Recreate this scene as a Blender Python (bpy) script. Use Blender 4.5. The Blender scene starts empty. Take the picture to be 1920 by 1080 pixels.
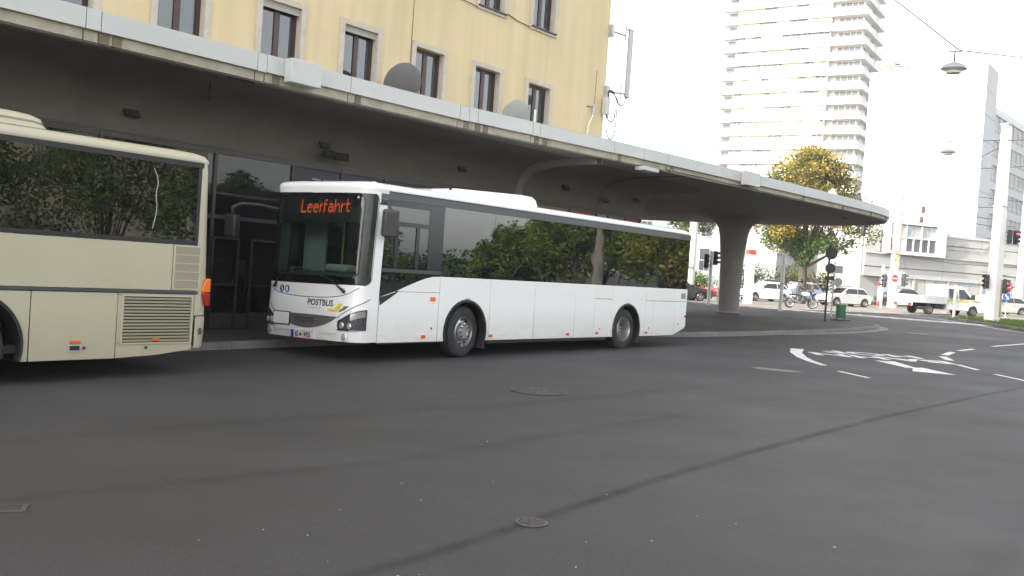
import bpy, bmesh, math, random
import numpy as np
from mathutils import Vector, Matrix
random.seed(7); np.random.seed(7)
SC = bpy.context.scene
COL = SC.collection
PI = math.pi
R = math.radians
# ---------------------------------------------------------------- camera, sky, sun, exposure
F_PX, PITCH, ROLL, CAM_H = 1769.39, 0.0213, 0.0684, 1.8147
_fw = Vector((0, math.cos(PITCH), -math.sin(PITCH))); _up = Vector((0, math.sin(PITCH), math.cos(PITCH))); _rt = Vector((1, 0, 0))
_r2 = _rt*math.cos(ROLL) + _up*math.sin(ROLL); _u2 = _up*math.cos(ROLL) - _rt*math.sin(ROLL)
cam = bpy.data.cameras.new('camera'); cam_o = bpy.data.objects.new('camera', cam); COL.objects.link(cam_o)
cam.sensor_width = 36.0; cam.lens = F_PX/1920*36.0; cam.clip_end = 3000; cam.clip_start = 0.05
M = Matrix((( _r2.x, _u2.x, -_fw.x, 0), (_r2.y, _u2.y, -_fw.y, 0), (_r2.z, _u2.z, -_fw.z, CAM_H), (0, 0, 0, 1)))
cam_o.matrix_world = M
SC.camera = cam_o

SUN_AZ = math.atan2(-0.87, -0.50)        # angle whose sin is X and cos is Y: the sun stands left and a little behind
SUN_EL = R(27)
world = bpy.data.worlds.new('World'); SC.world = world; world.use_nodes = True
nt = world.node_tree; nt.nodes.clear()
sky = nt.nodes.new('ShaderNodeTexSky'); sky.sky_type = 'NISHITA'; sky.sun_disc = False
sky.sun_elevation = SUN_EL; sky.sun_rotation = SUN_AZ; sky.air_density = 1.0; sky.dust_density = 2.5; sky.ozone_density = 1.0
hs = nt.nodes.new('ShaderNodeHueSaturation'); hs.inputs['Saturation'].default_value = 0.22
bgn = nt.nodes.new('ShaderNodeBackground'); bgn.inputs['Strength'].default_value = 0.15
out = nt.nodes.new('ShaderNodeOutputWorld')
nt.links.new(sky.outputs[0], hs.inputs['Color']); nt.links.new(hs.outputs[0], bgn.inputs[0]); nt.links.new(bgn.outputs[0], out.inputs[0])
sun = bpy.data.lights.new('sun', 'SUN'); sun.energy = 2.8; sun.angle = R(0.6); sun.color = (1.0, 0.93, 0.80)
sun_o = bpy.data.objects.new('sun', sun); COL.objects.link(sun_o)
_sd = Vector((math.sin(SUN_AZ)*math.cos(SUN_EL), math.cos(SUN_AZ)*math.cos(SUN_EL), math.sin(SUN_EL)))
sun_o.rotation_euler = _sd.to_track_quat('Z', 'Y').to_euler()
sun_o.location = (-40, -20, 60)
SC.view_settings.view_transform = 'Standard'; SC.view_settings.look = 'None'
SC.view_settings.gamma = 1.0; SC.view_settings.exposure = 2.08
SC.view_settings.use_curve_mapping = False
SC.cycles.max_bounces = 8; SC.cycles.transparent_max_bounces = 12; SC.cycles.sample_clamp_indirect = 6.0
SC.cycles.use_denoising = True

# ---------------------------------------------------------------- materials
MATS = {}
def mat(name, col, rough=0.6, metal=0.0, var=0.08, scale=3.0, bump=0.0, bscale=40.0, spec=0.5, col2=None, coat=0.0, emit=None, estr=1.0):
    if name in MATS: return MATS[name]
    m = bpy.data.materials.new(name); m.use_nodes = True
    n = m.node_tree.nodes; l = m.node_tree.links; b = n['Principled BSDF']
    b.inputs['Roughness'].default_value = rough; b.inputs['Metallic'].default_value = metal
    b.inputs['Specular IOR Level'].default_value = spec
    if coat: b.inputs['Coat Weight'].default_value = coat; b.inputs['Coat Roughness'].default_value = 0.04
    tc = n.new('ShaderNodeTexCoord')
    no = n.new('ShaderNodeTexNoise'); no.inputs['Scale'].default_value = scale; no.inputs['Detail'].default_value = 6; no.inputs['Roughness'].default_value = 0.65
    l.new(tc.outputs['Object'], no.inputs['Vector'])
    rp = n.new('ShaderNodeValToRGB'); rp.color_ramp.elements[0].position = 0.3; rp.color_ramp.elements[1].position = 0.7
    c2 = col2 if col2 else tuple(min(1, c*(1+var)) for c in col)
    c1 = col if col2 else tuple(c*(1-var) for c in col)
    rp.color_ramp.elements[0].color = (*c1, 1); rp.color_ramp.elements[1].color = (*c2, 1)
    l.new(no.outputs['Fac'], rp.inputs['Fac']); l.new(rp.outputs['Color'], b.inputs['Base Color'])
    if bump:
        nb = n.new('ShaderNodeTexNoise'); nb.inputs['Scale'].default_value = bscale; nb.inputs['Detail'].default_value = 4
        l.new(tc.outputs['Object'], nb.inputs['Vector'])
        bm = n.new('ShaderNodeBump'); bm.inputs['Strength'].default_value = bump; bm.inputs['Distance'].default_value = 0.02
        l.new(nb.outputs['Fac'], bm.inputs['Height']); l.new(bm.outputs['Normal'], b.inputs['Normal'])
    if emit: b.inputs['Emission Color'].default_value = (*emit, 1); b.inputs['Emission Strength'].default_value = estr
    MATS[name] = m
    return m
def glass(name, tint=(0.03, 0.035, 0.035), ior=1.7, see=0.3, see_tint=(0.5, 0.6, 0.57), rough=0.0, wobble=0.0):
    """tinted window pane: a mirror-like coat by Fresnel over a part see-through, part dark body"""
    if name in MATS: return MATS[name]
    m = bpy.data.materials.new(name); m.use_nodes = True
    n = m.node_tree.nodes; l = m.node_tree.links; n.clear()
    o = n.new('ShaderNodeOutputMaterial'); fr = n.new('ShaderNodeFresnel'); fr.inputs['IOR'].default_value = ior
    gl = n.new('ShaderNodeBsdfGlossy'); gl.inputs['Roughness'].default_value = rough; gl.inputs['Color'].default_value = (0.95, 0.97, 0.97, 1)
    tr = n.new('ShaderNodeBsdfTransparent'); tr.inputs['Color'].default_value = (*see_tint, 1)
    df = n.new('ShaderNodeBsdfDiffuse'); df.inputs['Color'].default_value = (*tint, 1)
    m1 = n.new('ShaderNodeMixShader'); m1.inputs[0].default_value = see
    m2 = n.new('ShaderNodeMixShader')
    l.new(df.outputs[0], m1.inputs[1]); l.new(tr.outputs[0], m1.inputs[2])
    l.new(fr.outputs[0], m2.inputs[0]); l.new(m1.outputs[0], m2.inputs[1]); l.new(gl.outputs[0], m2.inputs[2]); l.new(m2.outputs[0], o.inputs[0])
    if wobble:
        tc = n.new('ShaderNodeTexCoord'); no = n.new('ShaderNodeTexNoise'); no.inputs['Scale'].default_value = 1.3; no.inputs['Detail'].default_value = 1
        bm = n.new('ShaderNodeBump'); bm.inputs['Strength'].default_value = wobble; bm.inputs['Distance'].default_value = 0.03
        l.new(tc.outputs['Object'], no.inputs['Vector']); l.new(no.outputs['Fac'], bm.inputs['Height'])
        l.new(bm.outputs[0], gl.inputs['Normal'])
    MATS[name] = m
    return m

# ---------------------------------------------------------------- mesh building
class MB:
    def __init__(s): s.v = []; s.f = []; s.mi = []
    def add(s, vs, fs, mi=0):
        b = len(s.v); s.v += [tuple(p) for p in vs]
        for f in fs: s.f.append(tuple(i+b for i in f)); s.mi.append(mi)
        return s
    def box(s, x0, x1, y0, y1, z0, z1, mi=0, X=None):
        vs = [(x0,y0,z0),(x1,y0,z0),(x1,y1,z0),(x0,y1,z0),(x0,y0,z1),(x1,y0,z1),(x1,y1,z1),(x0,y1,z1)]
        if X is not None: vs = [X @ Vector(p) for p in vs]
        return s.add(vs, [(0,3,2,1),(4,5,6,7),(0,1,5,4),(1,2,6,5),(2,3,7,6),(3,0,4,7)], mi)
    def prism(s, poly, vec, mi=0):
        n = len(poly); v = Vector(vec)
        vs = [tuple(p) for p in poly] + [tuple(Vector(p)+v) for p in poly]
        return s.add(vs, [tuple(range(n))[::-1], tuple(range(n, 2*n))] + [(i, (i+1)%n, n+(i+1)%n, n+i) for i in range(n)], mi)
    def tube(s, pts, r, n=8, mi=0, cap=True):
        pts = [Vector(p) for p in pts]; rings = []
        rs = r if isinstance(r, (list, tuple)) else [r]*len(pts)
        up = None
        for i, p in enumerate(pts):
            t = (pts[min(i+1, len(pts)-1)] - pts[max(i-1, 0)]).normalized()
            if up is None: up = Vector((0,0,1)) if abs(t.z) < .9 else Vector((1,0,0))
            a = t.cross(up).normalized(); b2 = a.cross(t).normalized(); up = b2
            rings.append([p + (a*math.cos(2*PI*k/n) + b2*math.sin(2*PI*k/n))*rs[i] for k in range(n)])
        vs = [q for ring in rings for q in ring]; fs = []
        for i in range(len(pts)-1):
            for k in range(n): fs.append((i*n+k, i*n+(k+1)%n, (i+1)*n+(k+1)%n, (i+1)*n+k))
        if cap: fs.append(tuple(range(n))[::-1]); fs.append(tuple(range((len(pts)-1)*n, len(pts)*n)))
        return s.add(vs, fs, mi)
    def lathe(s, prof, n=24, X=None, mi=0, cap=True, arc=2*PI):
        """profile of (radius, height) turned about the local z axis, X maps it into place"""
        vs = []; fs = []; full = abs(arc-2*PI) < 1e-6; m = n if full else n+1
        for r, z in prof:
            for k in range(m):
                p = Vector((r*math.cos(arc*k/n), r*math.sin(arc*k/n), z)); vs.append(X @ p if X is not None else p)
        for i in range(len(prof)-1):
            for k in range(n): fs.append((i*m+k, i*m+(k+1)%m, (i+1)*m+(k+1)%m, (i+1)*m+k))
        if cap and full:
            fs.append(tuple(range(m))[::-1]); fs.append(tuple(range((len(prof)-1)*m, len(prof)*m)))
        return s.add(vs, fs, mi)
    def grid(s, rows, mi=0, flip=False):
        n = len(rows[0]); vs = [p for r in rows for p in r]; fs = []
        for i in range(len(rows)-1):
            for j in range(n-1):
                q = (i*n+j, i*n+j+1, (i+1)*n+j+1, (i+1)*n+j); fs.append(q[::-1] if flip else q)
        return s.add(vs, fs, mi)
    def ball(s, c, r, nu=10, nv=7, mi=0):
        c = Vector(c); r = r if isinstance(r, (tuple, list)) else (r, r, r)
        return s.lathe([(max(1e-4, math.sin(PI*i/nv)), -math.cos(PI*i/nv)) for i in range(nv+1)], nu, Matrix.Translation(c) @ Matrix.Diagonal((*r, 1)), mi, cap=False)
    def build(s, name, mats, parent=None, smooth=False, bevel=0.0, seg=2, angle=35, me=None):
        me = bpy.data.meshes.new(name); me.from_pydata([tuple(p) for p in s.v], [], s.f)
        for m in (mats if isinstance(mats, (list, tuple)) else [mats]): me.materials.append(m)
        if any(s.mi): me.polygons.foreach_set('material_index', s.mi)
        bm = bmesh.new(); bm.from_mesh(me); bmesh.ops.recalc_face_normals(bm, faces=bm.faces); bm.to_mesh(me); bm.free()
        if smooth or bevel:
            me.polygons.foreach_set('use_smooth', [True]*len(me.polygons)); me.set_sharp_from_angle(angle=R(angle))
        me.update()
        o = bpy.data.objects.new(name, me); COL.objects.link(o)
        if parent is not None: o.parent = parent
        if bevel:
            b = o.modifiers.new('bevel', 'BEVEL'); b.width = bevel; b.segments = seg; b.limit_method = 'ANGLE'; b.angle_limit = R(40); b.harden_normals = False
        return o
def tag(o, label=None, cat=None, group=None, kind=None):
    if label: o['label'] = label
    if cat: o['category'] = cat
    if group: o['group'] = group
    if kind: o['kind'] = kind
    return o
def thing(name, label, cat, loc=(0,0,0), rz=0.0, group=None):
    o = bpy.data.objects.new(name, None); COL.objects.link(o); o.empty_display_size = 0.2
    o.location = loc; o.rotation_euler = (0, 0, rz)
    return tag(o, label, cat, group)
def piece(name, me, parent, X=None, mats=None):
    o = bpy.data.objects.new(name, me); COL.objects.link(o); o.parent = parent
    if X is not None: o.matrix_local = X
    return o
def kids(o): return [c for c in o.children]
def copy_tree(o, parent=None):
    c = o.copy(); COL.objects.link(c); c.parent = parent
    for k in list(o.children): copy_tree(k, c)
    return c
def text2d(body, size=1.0, align='LEFT', extrude=0.0, bold=0.0, space=1.0):
    cu = bpy.data.curves.new('txt', 'FONT'); cu.body = body; cu.size = size; cu.align_x = align; cu.offset = bold; cu.space_character = space
    cu.resolution_u = 3; cu.extrude = extrude
    o = bpy.data.objects.new('txt', cu); COL.objects.link(o)
    dg = bpy.context.evaluated_depsgraph_get(); me = bpy.data.meshes.new_from_object(o.evaluated_get(dg))
    vs = [tuple(v.co) for v in me.vertices]; fs = [tuple(p.vertices) for p in me.polygons]
    COL.objects.unlink(o); bpy.data.objects.remove(o); bpy.data.meshes.remove(me)
    return vs, fs
def txt(mb, body, size, fn, **k):
    vs, fs = text2d(body, size, **k); mb.add([fn(x, y) for x, y, z in vs], fs); return mb

# ---------------------------------------------------------------- ground shape
CA, SA = math.cos(R(51.3)), math.sin(R(51.3))
def sp(x, k=3.0):
    x = x/k
    return k*(x if x > 40 else math.log1p(math.exp(x)))
def terr(x, y):
    s = CA*x + SA*y
    s = min(s, 90)
    return 0.0135*sp(s-20) - 0.02*sp(10-max(s, -30))
OX, OY = 1.2, 29.0
def ST(s, d, z=0.0):                       # along the station front, out towards the street, up
    return Vector((OX + s*CA + d*SA, OY + s*SA - d*CA, z))
def stz(s, d): p = ST(s, d); return terr(p.x, p.y)

# common materials
bus_white = mat('bus_white', (0.80, 0.80, 0.785), 0.26, var=0.025, scale=.7, coat=0.35)
white_paint = mat('white_paint', (0.80, 0.80, 0.78), 0.28, var=0.02, scale=1.2, coat=0.3)
cream_paint = mat('cream_paint', (0.43, 0.402, 0.292), 0.3, var=0.04, scale=1.0, coat=0.25)
def grime(m, zlo, zhi, col, amt):
    """road dirt thrown up over the lower body, plus a slight waviness of the sheet metal"""
    n = m.node_tree.nodes; l = m.node_tree.links; b = n['Principled BSDF']; tc = n.new('ShaderNodeTexCoord')
    sx = n.new('ShaderNodeSeparateXYZ'); l.new(tc.outputs['Object'], sx.inputs[0])
    mr = n.new('ShaderNodeMapRange'); mr.inputs[1].default_value = zhi; mr.inputs[2].default_value = zlo; mr.inputs[3].default_value = 0.0; mr.inputs[4].default_value = 1.0; l.new(sx.outputs[2], mr.inputs[0])
    mp = n.new('ShaderNodeMapping'); mp.inputs['Scale'].default_value = (3, 3, 9); l.new(tc.outputs['Object'], mp.inputs[0])
    no = n.new('ShaderNodeTexNoise'); no.inputs['Scale'].default_value = 1.0; no.inputs['Detail'].default_value = 7; no.inputs['Roughness'].default_value = .7; l.new(mp.outputs[0], no.inputs[0])
    mu = n.new('ShaderNodeMath'); mu.operation = 'MULTIPLY'; l.new(mr.outputs[0], mu.inputs[0]); l.new(no.outputs[0], mu.inputs[1])
    m2 = n.new('ShaderNodeMath'); m2.operation = 'MULTIPLY'; m2.inputs[1].default_value = amt; l.new(mu.outputs[0], m2.inputs[0]); m2.use_clamp = True
    src = b.inputs['Base Color'].links[0].from_socket; mx = n.new('ShaderNodeMix'); mx.data_type = 'RGBA'; mx.inputs[7].default_value = (*col, 1)
    l.new(m2.outputs[0], mx.inputs[0]); l.new(src, mx.inputs[6]); l.new(mx.outputs[2], b.inputs['Base Color'])
    wv = n.new('ShaderNodeTexNoise'); wv.inputs['Scale'].default_value = 1.6; wv.inputs['Detail'].default_value = 2; l.new(tc.outputs['Object'], wv.inputs[0])
    bp = n.new('ShaderNodeBump'); bp.inputs['Strength'].default_value = .10; bp.inputs['Distance'].default_value = .05; l.new(wv.outputs[0], bp.inputs['Height']); l.new(bp.outputs[0], b.inputs['Normal']); l.new(bp.outputs[0], b.inputs['Coat Normal'])
grime(bus_white, .30, 1.0, (.34,.31,.27), .75); grime(cream_paint, .25, 1.0, (.26,.23,.17), .8)
black_plastic = mat('black_plastic', (0.012, 0.012, 0.013), 0.45, var=0.15)
dark_grey = mat('dark_grey_plastic', (0.05, 0.05, 0.055), 0.5, var=0.1)
rubber = mat('tyre_rubber', (0.022, 0.022, 0.023), 0.85, var=0.3, scale=9, bump=0.2, bscale=60)
alu = mat('aluminium', (0.55, 0.55, 0.55), 0.35, metal=0.9, var=0.12, scale=6)
galv = mat('galvanised_steel', (0.42, 0.43, 0.43), 0.5, metal=0.5, var=0.15, scale=5)
white_coat = mat('white_coated_steel', (0.78, 0.77, 0.73), 0.5, var=0.06, scale=2)
concrete = mat('concrete', (0.36, 0.34, 0.30), 0.85, var=0.14, scale=1.4, bump=0.25, bscale=30)
amber = mat('amber_lens', (0.75, 0.16, 0.01), 0.25, var=0.05)
red_lens = mat('red_lens', (0.30, 0.012, 0.012), 0.2, var=0.05)
chrome = mat('chrome', (0.75, 0.75, 0.76), 0.12, metal=1.0, var=0.03)
lamp_glass = mat('lamp_glass', (0.62, 0.64, 0.66), 0.08, metal=0.6, var=0.2, scale=20)
line_white = mat('road_paint', (0.60, 0.59, 0.565), 0.8, var=0.22, scale=5, bump=0.1)
black_iron = mat('dark_iron', (0.045, 0.042, 0.04), 0.7, metal=0.3, var=0.3, scale=20, bump=0.3)
wire_black = mat('wire_black', (0.02, 0.02, 0.02), 0.6)
# ---------------------------------------------------------------- road and ground
def asphalt(name, c0, c1, speck=0.5, rough=0.8):
    m = bpy.data.materials.new(name); m.use_nodes = True
    n = m.node_tree.nodes; l = m.node_tree.links; b = n['Principled BSDF']
    tc = n.new('ShaderNodeTexCoord')
    def noise(sc, det, vec=None, rgh=.6):
        q = n.new('ShaderNodeTexNoise'); q.inputs['Scale'].default_value = sc; q.inputs['Detail'].default_value = det; q.inputs['Roughness'].default_value = rgh
        l.new(vec if vec else tc.outputs['Object'], q.inputs['Vector']); return q
    mp = n.new('ShaderNodeMapping'); mp.inputs['Rotation'].default_value = (0, 0, R(-51)); mp.inputs['Scale'].default_value = (0.06, 0.55, 1)
    l.new(tc.outputs['Object'], mp.inputs['Vector'])
    big = noise(0.22, 5); streak = noise(1.0, 4, mp.outputs[0]); fine = noise(55, 3); grit = n.new('ShaderNodeTexVoronoi'); grit.inputs['Scale'].default_value = 70
    l.new(tc.outputs['Object'], grit.inputs['Vector'])
    def mix(a, b2, f, mode='MIX'):
        q = n.new('ShaderNodeMix'); q.data_type = 'RGBA'; q.blend_type = mode
        if isinstance(f, float): q.inputs[0].default_value = f
        else: l.new(f, q.inputs[0])
        for s_, v in ((6, a), (7, b2)):
            if isinstance(v, tuple): q.inputs[s_].default_value = (*v, 1)
            else: l.new(v, q.inputs[s_])
        return q.outputs[2]
    add = n.new('ShaderNodeMath'); add.operation = 'ADD'; l.new(big.outputs[0], add.inputs[0]); l.new(streak.outputs[0], add.inputs[1])
    rg = n.new('ShaderNodeMapRange'); rg.inputs[1].default_value = 0.75; rg.inputs[2].default_value = 1.25; l.new(add.outputs[0], rg.inputs[0])
    base = mix(c0, c1, rg.outputs[0])
    fr = n.new('ShaderNodeMapRange'); fr.inputs[1].default_value = 0.3; fr.inputs[2].default_value = 0.7; fr.inputs[3].default_value = 0.72; fr.inputs[4].default_value = 1.3
    l.new(fine.outputs[0], fr.inputs[0])
    cm = n.new('ShaderNodeCombineColor'); [l.new(fr.outputs[0], cm.inputs[i]) for i in range(3)]
    base = mix(base, cm.outputs[0], speck, 'MULTIPLY')
    wn = n.new('ShaderNodeMath'); wn.operation = 'LESS_THAN'; wn.inputs[1].default_value = 0.06; l.new(grit.outputs['Distance'], wn.inputs[0])
    base = mix(base, tuple(min(1, c*2.2) for c in c1), wn.outputs[0])
    l.new(base, b.inputs['Base Color']); b.inputs['Roughness'].default_value = rough; b.inputs['Specular IOR Level'].default_value = 0.35
    rr = n.new('ShaderNodeMapRange'); rr.inputs[1].default_value = .35; rr.inputs[2].default_value = .7; rr.inputs[3].default_value = rough-.18; rr.inputs[4].default_value = rough+.06
    l.new(big.outputs[0], rr.inputs[0]); l.new(rr.outputs[0], b.inputs['Roughness'])
    bp = n.new('ShaderNodeBump'); bp.inputs['Strength'].default_value = 0.35; bp.inputs['Distance'].default_value = 0.006
    l.new(fine.outputs[0], bp.inputs['Height']); l.new(bp.outputs[0], b.inputs['Normal'])
    return m
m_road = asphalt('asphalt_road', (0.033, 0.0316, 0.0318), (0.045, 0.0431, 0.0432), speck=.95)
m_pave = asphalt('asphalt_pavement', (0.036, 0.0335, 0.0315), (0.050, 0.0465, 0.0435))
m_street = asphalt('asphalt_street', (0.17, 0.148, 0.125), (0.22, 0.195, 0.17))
m_seam = asphalt('tar_seam', (0.014, 0.0135, 0.0135), (0.026, 0.025, 0.025))
def feather(m):
    """the seam wears out towards its edges"""
    n = m.node_tree.nodes; l = m.node_tree.links; at = n.new('ShaderNodeAttribute'); at.attribute_name = 'wear'
    tc = n.new('ShaderNodeTexCoord'); no = n.new('ShaderNodeTexNoise'); no.inputs['Scale'].default_value = 2.5; no.inputs['Detail'].default_value = 5; l.new(tc.outputs['Object'], no.inputs[0])
    mr = n.new('ShaderNodeMapRange'); mr.inputs[1].default_value = .3; mr.inputs[2].default_value = .7; mr.inputs[3].default_value = .25; mr.inputs[4].default_value = 1.0; l.new(no.outputs[0], mr.inputs[0])
    mu = n.new('ShaderNodeMath'); mu.operation = 'MULTIPLY'; l.new(at.outputs['Fac'], mu.inputs[0]); l.new(mr.outputs[0], mu.inputs[1])
    tr = n.new('ShaderNodeBsdfTransparent'); mx = n.new('ShaderNodeMixShader'); l.new(mu.outputs[0], mx.inputs[0]); l.new(tr.outputs[0], mx.inputs[1]); l.new(n['Principled BSDF'].outputs[0], mx.inputs[2]); l.new(mx.outputs[0], n['Material Output'].inputs[0])
feather(m_seam)
m_far = mat('city_ground', (0.16, 0.15, 0.13), 0.9, var=0.2, scale=0.2)
def axis(a, b, lo, hi, step):
    xs = list(np.arange(lo, hi+1e-6, step)); k = step; x = hi
    while x < b: k *= 1.35; x += k; xs.append(x)
    k = step; x = lo
    while x > a: k *= 1.35; x -= k; xs.insert(0, x)
    return xs
xs = axis(-600, 600, -24, 62, 1.0); ys = axis(-300, 900, 0, 96, 1.0)
road = MB().grid([[(x, y, terr(x, y)) for x in xs] for y in ys]).build('road', m_road, smooth=True)
tag(road, 'grey asphalt forecourt and street surface in front of the station', 'road', kind='structure')
def drape(mb, poly, h=0.006): mb.add([(x, y, terr(x, y)+h) for x, y in poly], [tuple(range(len(poly)))]); return mb
def ribbon(mb, path, w, h=0.006, n=1):
    """a flat painted strip of width w (or per-point widths) along a ground path"""
    pts = []
    for i in range(len(path)-1):
        a, b = Vector(path[i]), Vector(path[i+1]); k = max(1, int((b-a).length/0.8))
        pts += [a + (b-a)*j/k for j in range(k)]
    pts.append(Vector(path[-1])); m = len(pts); rows = []
    for i, p in enumerate(pts):
        t = (pts[min(i+1, m-1)] - pts[max(i-1, 0)]).normalized(); nn = Vector((-t.y, t.x))
        ww = w if not isinstance(w, (list, tuple)) else w[0] + (w[1]-w[0])*i/(m-1)
        rows.append([(q.x, q.y, terr(q.x, q.y)+h) for q in (p - nn*ww/2, p + nn*ww/2)])
    return mb.grid(rows)
# the cross street: a paler asphalt sheet with the sunlight put into its colour
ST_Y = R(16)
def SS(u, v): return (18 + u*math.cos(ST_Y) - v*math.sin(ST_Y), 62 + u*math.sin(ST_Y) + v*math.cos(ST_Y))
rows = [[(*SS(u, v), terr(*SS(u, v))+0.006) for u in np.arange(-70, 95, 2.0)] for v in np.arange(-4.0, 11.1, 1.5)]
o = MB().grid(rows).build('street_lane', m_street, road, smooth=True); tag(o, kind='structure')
# lettering for traffic coming the other way
def letters(word, x0, y0, ux, uy, sx, sy, name='road_lettering'):
    mb = MB(); txt(mb, word, 1.0, lambda a, b: (lambda P: (P.x, P.y, terr(P.x, P.y)+0.007))(Vector((x0, y0)) + Vector(ux)*a*sx + Vector(uy)*b*sy), bold=0.034)
    return mb.build(name, line_white, road)
letters('BAHN', 11.75, 25.30, (-1, 0.10), (0.02, -1), 1.34, 1.12)
letters('HOF', 11.40, 26.45, (-1, 0.09), (0.02, -1), 1.30, 1.10)
def mark(name, path, w): return ribbon(MB(), path, w).build(name, line_white, road)
mark('lane_line', [(8.15,26.6),(7.72,25.3),(7.45,23.9),(7.36,22.9),(7.38,21.95)], [0.36, 0.16])
mark('lane_dash', [(7.30,20.75),(7.56,19.66)], 0.13)
for a, b, w in (((13.62,28.95),(12.75,27.55),.20), ((12.42,26.95),(12.08,25.75),.22), ((14.2,29.75),(15.25,30.95),.16), ((11.69,24.5),(11.62,23.3),.15), ((11.6,22.4),(11.7,21.2),.14), ((16.9,32.95),(19.6,35.75),.16), ((16.25,38.5),(17.05,38.3),.12), ((11.75,19.6),(12.2,18.3),.14)):
    mark('lane_dash', [a, b], w)
aw = MB(); ribbon(aw, [(9.70,24.25),(9.72,23.4),(9.74,22.7)], [0.52, 0.30]); drape(aw, [(9.40,21.85),(9.78,22.75),(10.10,22.95),(10.28,21.55)], 0.007)
aw.build('road_arrow', line_white, road)
# zebra crossing at the mouth of the forecourt
for i in range(15):
    t = i/14; cx = 15.4 + 10.6*t; cy = 56.6 - 6.6*t
    mark('zebra_stripe', [(cx-1.15, cy-0.05), (cx+1.15, cy+0.30)], 0.42)
mark('edge_line', [(24.2,59.0),(25.0,55.3),(24.7,50.6),(24.2,45.6),(24.3,40.0)], 0.14)
mark('stop_line', [SS(-14,-2.6), SS(2,-2.5), SS(9,-2.3)], 0.6)
mark('stop_line', [SS(-6,-3.9), SS(7,-3.7)], 0.5)
mark('street_line', [SS(-30,9.0), SS(40,9.0)], 0.3)
def seam(path, w, peak):
    P = [Vector(p) for p in path]; q = []
    for i in range(len(P)-1):
        k = max(1, int((P[i+1]-P[i]).length/.5)); q += [P[i].lerp(P[i+1], j/k) for j in range(k)]
    q.append(P[-1]); rows, wear = [], []
    for i, p in enumerate(q):
        t = (q[min(i+1, len(q)-1)]-q[max(i-1, 0)]).normalized(); nn = Vector((-t.y, t.x)); jig = rnd0.uniform(-.008, .008)
        for f, a in ((-1,0),(-.55,.45),(-.15,1),(.15,1),(.55,.45),(1,0)):
            r_ = p+nn*(f*w/2+jig); rows.append((r_.x, r_.y, terr(r_.x, r_.y)+.004)); wear.append(a*peak)
    mb = MB(); n = len(q); mb.add(rows, [(i*6+j, i*6+j+1, (i+1)*6+j+1, (i+1)*6+j) for i in range(n-1) for j in range(5)])
    o = mb.build('asphalt_seam', m_seam, road); o.data.attributes.new('wear', 'FLOAT', 'POINT').data.foreach_set('value', wear); return o
rnd0 = random.Random(77)
seam([(-2.0,4.3),(-0.1,6.62),(1.3,8.55),(2.7,10.34),(5.6,13.9),(9.15,17.93),(11.4,20.3)], .20, .42)
seam([(-9,4.2),(-4.0,9.4),(1.0,13.6),(5.0,18.0)], .5, .12); seam([(-4.5,6.2),(-1.0,8.9),(2.4,12.8)], .35, .14); seam([(3.0,6.0),(6.2,10.2),(12.0,16.0)], .6, .14)
# covers in the road
def cover(x, y, r, label, spokes, ring=0.035):
    t = thing('manhole_cover', label, 'manhole cover', (x, y, terr(x, y)))
    MB().lathe([(r, 0.004), (r, 0.012), (r-ring, 0.013), (r-ring, 0.006)], 28, cap=False).build('rim', mat('worn_iron', (0.075,0.072,0.068), 0.7, metal=.2, var=.3, scale=14), t)
    MB().lathe([(r-ring-.006, 0.006), (r-ring-.012, 0.010), (0.002, 0.011)], 28, cap=False).build('plate', black_iron, t)
    rb = MB()
    for k in range(spokes):
        a = 2*PI*k/spokes; X = Matrix.Rotation(a, 4, 'Z'); rb.box(r*.28, r*.78, -r*.045, r*.045, .010, .016, X=X)
    rb.build('rib', mat('worn_iron', (0.1,.1,.1)), t)
    return t
cover(0.51, 14.27, 0.43, 'round iron manhole cover in the asphalt in front of the white bus', 12)
cover(0.27, 7.09, 0.125, 'small round valve cover with star ribs in the near asphalt', 8, .022)
t = thing('drain_cover', 'small rectangular iron cover at the left edge of the asphalt', 'drain cover', (-3.52, 6.67, terr(-3.5, 6.67)), R(20))
MB().box(-.17,.17,-.10,.10,.002,.010).build('frame', mat('worn_iron', (.1,.1,.1)), t); MB().box(-.13,.13,-.07,.07,.006,.014).build('plate', black_iron, t)
pm = MB(); drape(pm, [(5.25,20.35),(5.5,20.55),(6.1,20.25),(6.3,19.95),(5.95,19.8),(5.4,20.0)], .005)
pm.build('asphalt_patch', mat('patch_light', (0.16,0.15,0.14), 0.85, var=.3, scale=6), road)
rnd = random.Random(3); lit = MB()
for i in range(110):
    d = 4.5 + 22*rnd.random()**1.6; a = -0.42 + 0.95*rnd.random(); x, y = d*math.sin(a), d*math.cos(a)
    if (x+2.9)*SA - (y-15.9)*CA < 0.3: continue
    r = rnd.uniform(.0015, .008)*(1 if rnd.random() < .8 else 1.6); th = rnd.random()*6; z = terr(x, y)+.004
    c, s_ = math.cos(th)*r, math.sin(th)*r
    lit.add([(x+c*1.8, y+s_*1.8, z), (x-s_, y+c, z+.004), (x-c*1.8, y-s_*1.8, z), (x+s_, y-c, z+.003)], [(0,1,2,3)])
tag(lit.build('road_litter', mat('litter', (0.55,0.52,0.45), .8, var=.3, scale=2)), 'pale scraps of grit and leaf litter scattered over the asphalt', 'litter', kind='stuff')

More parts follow.
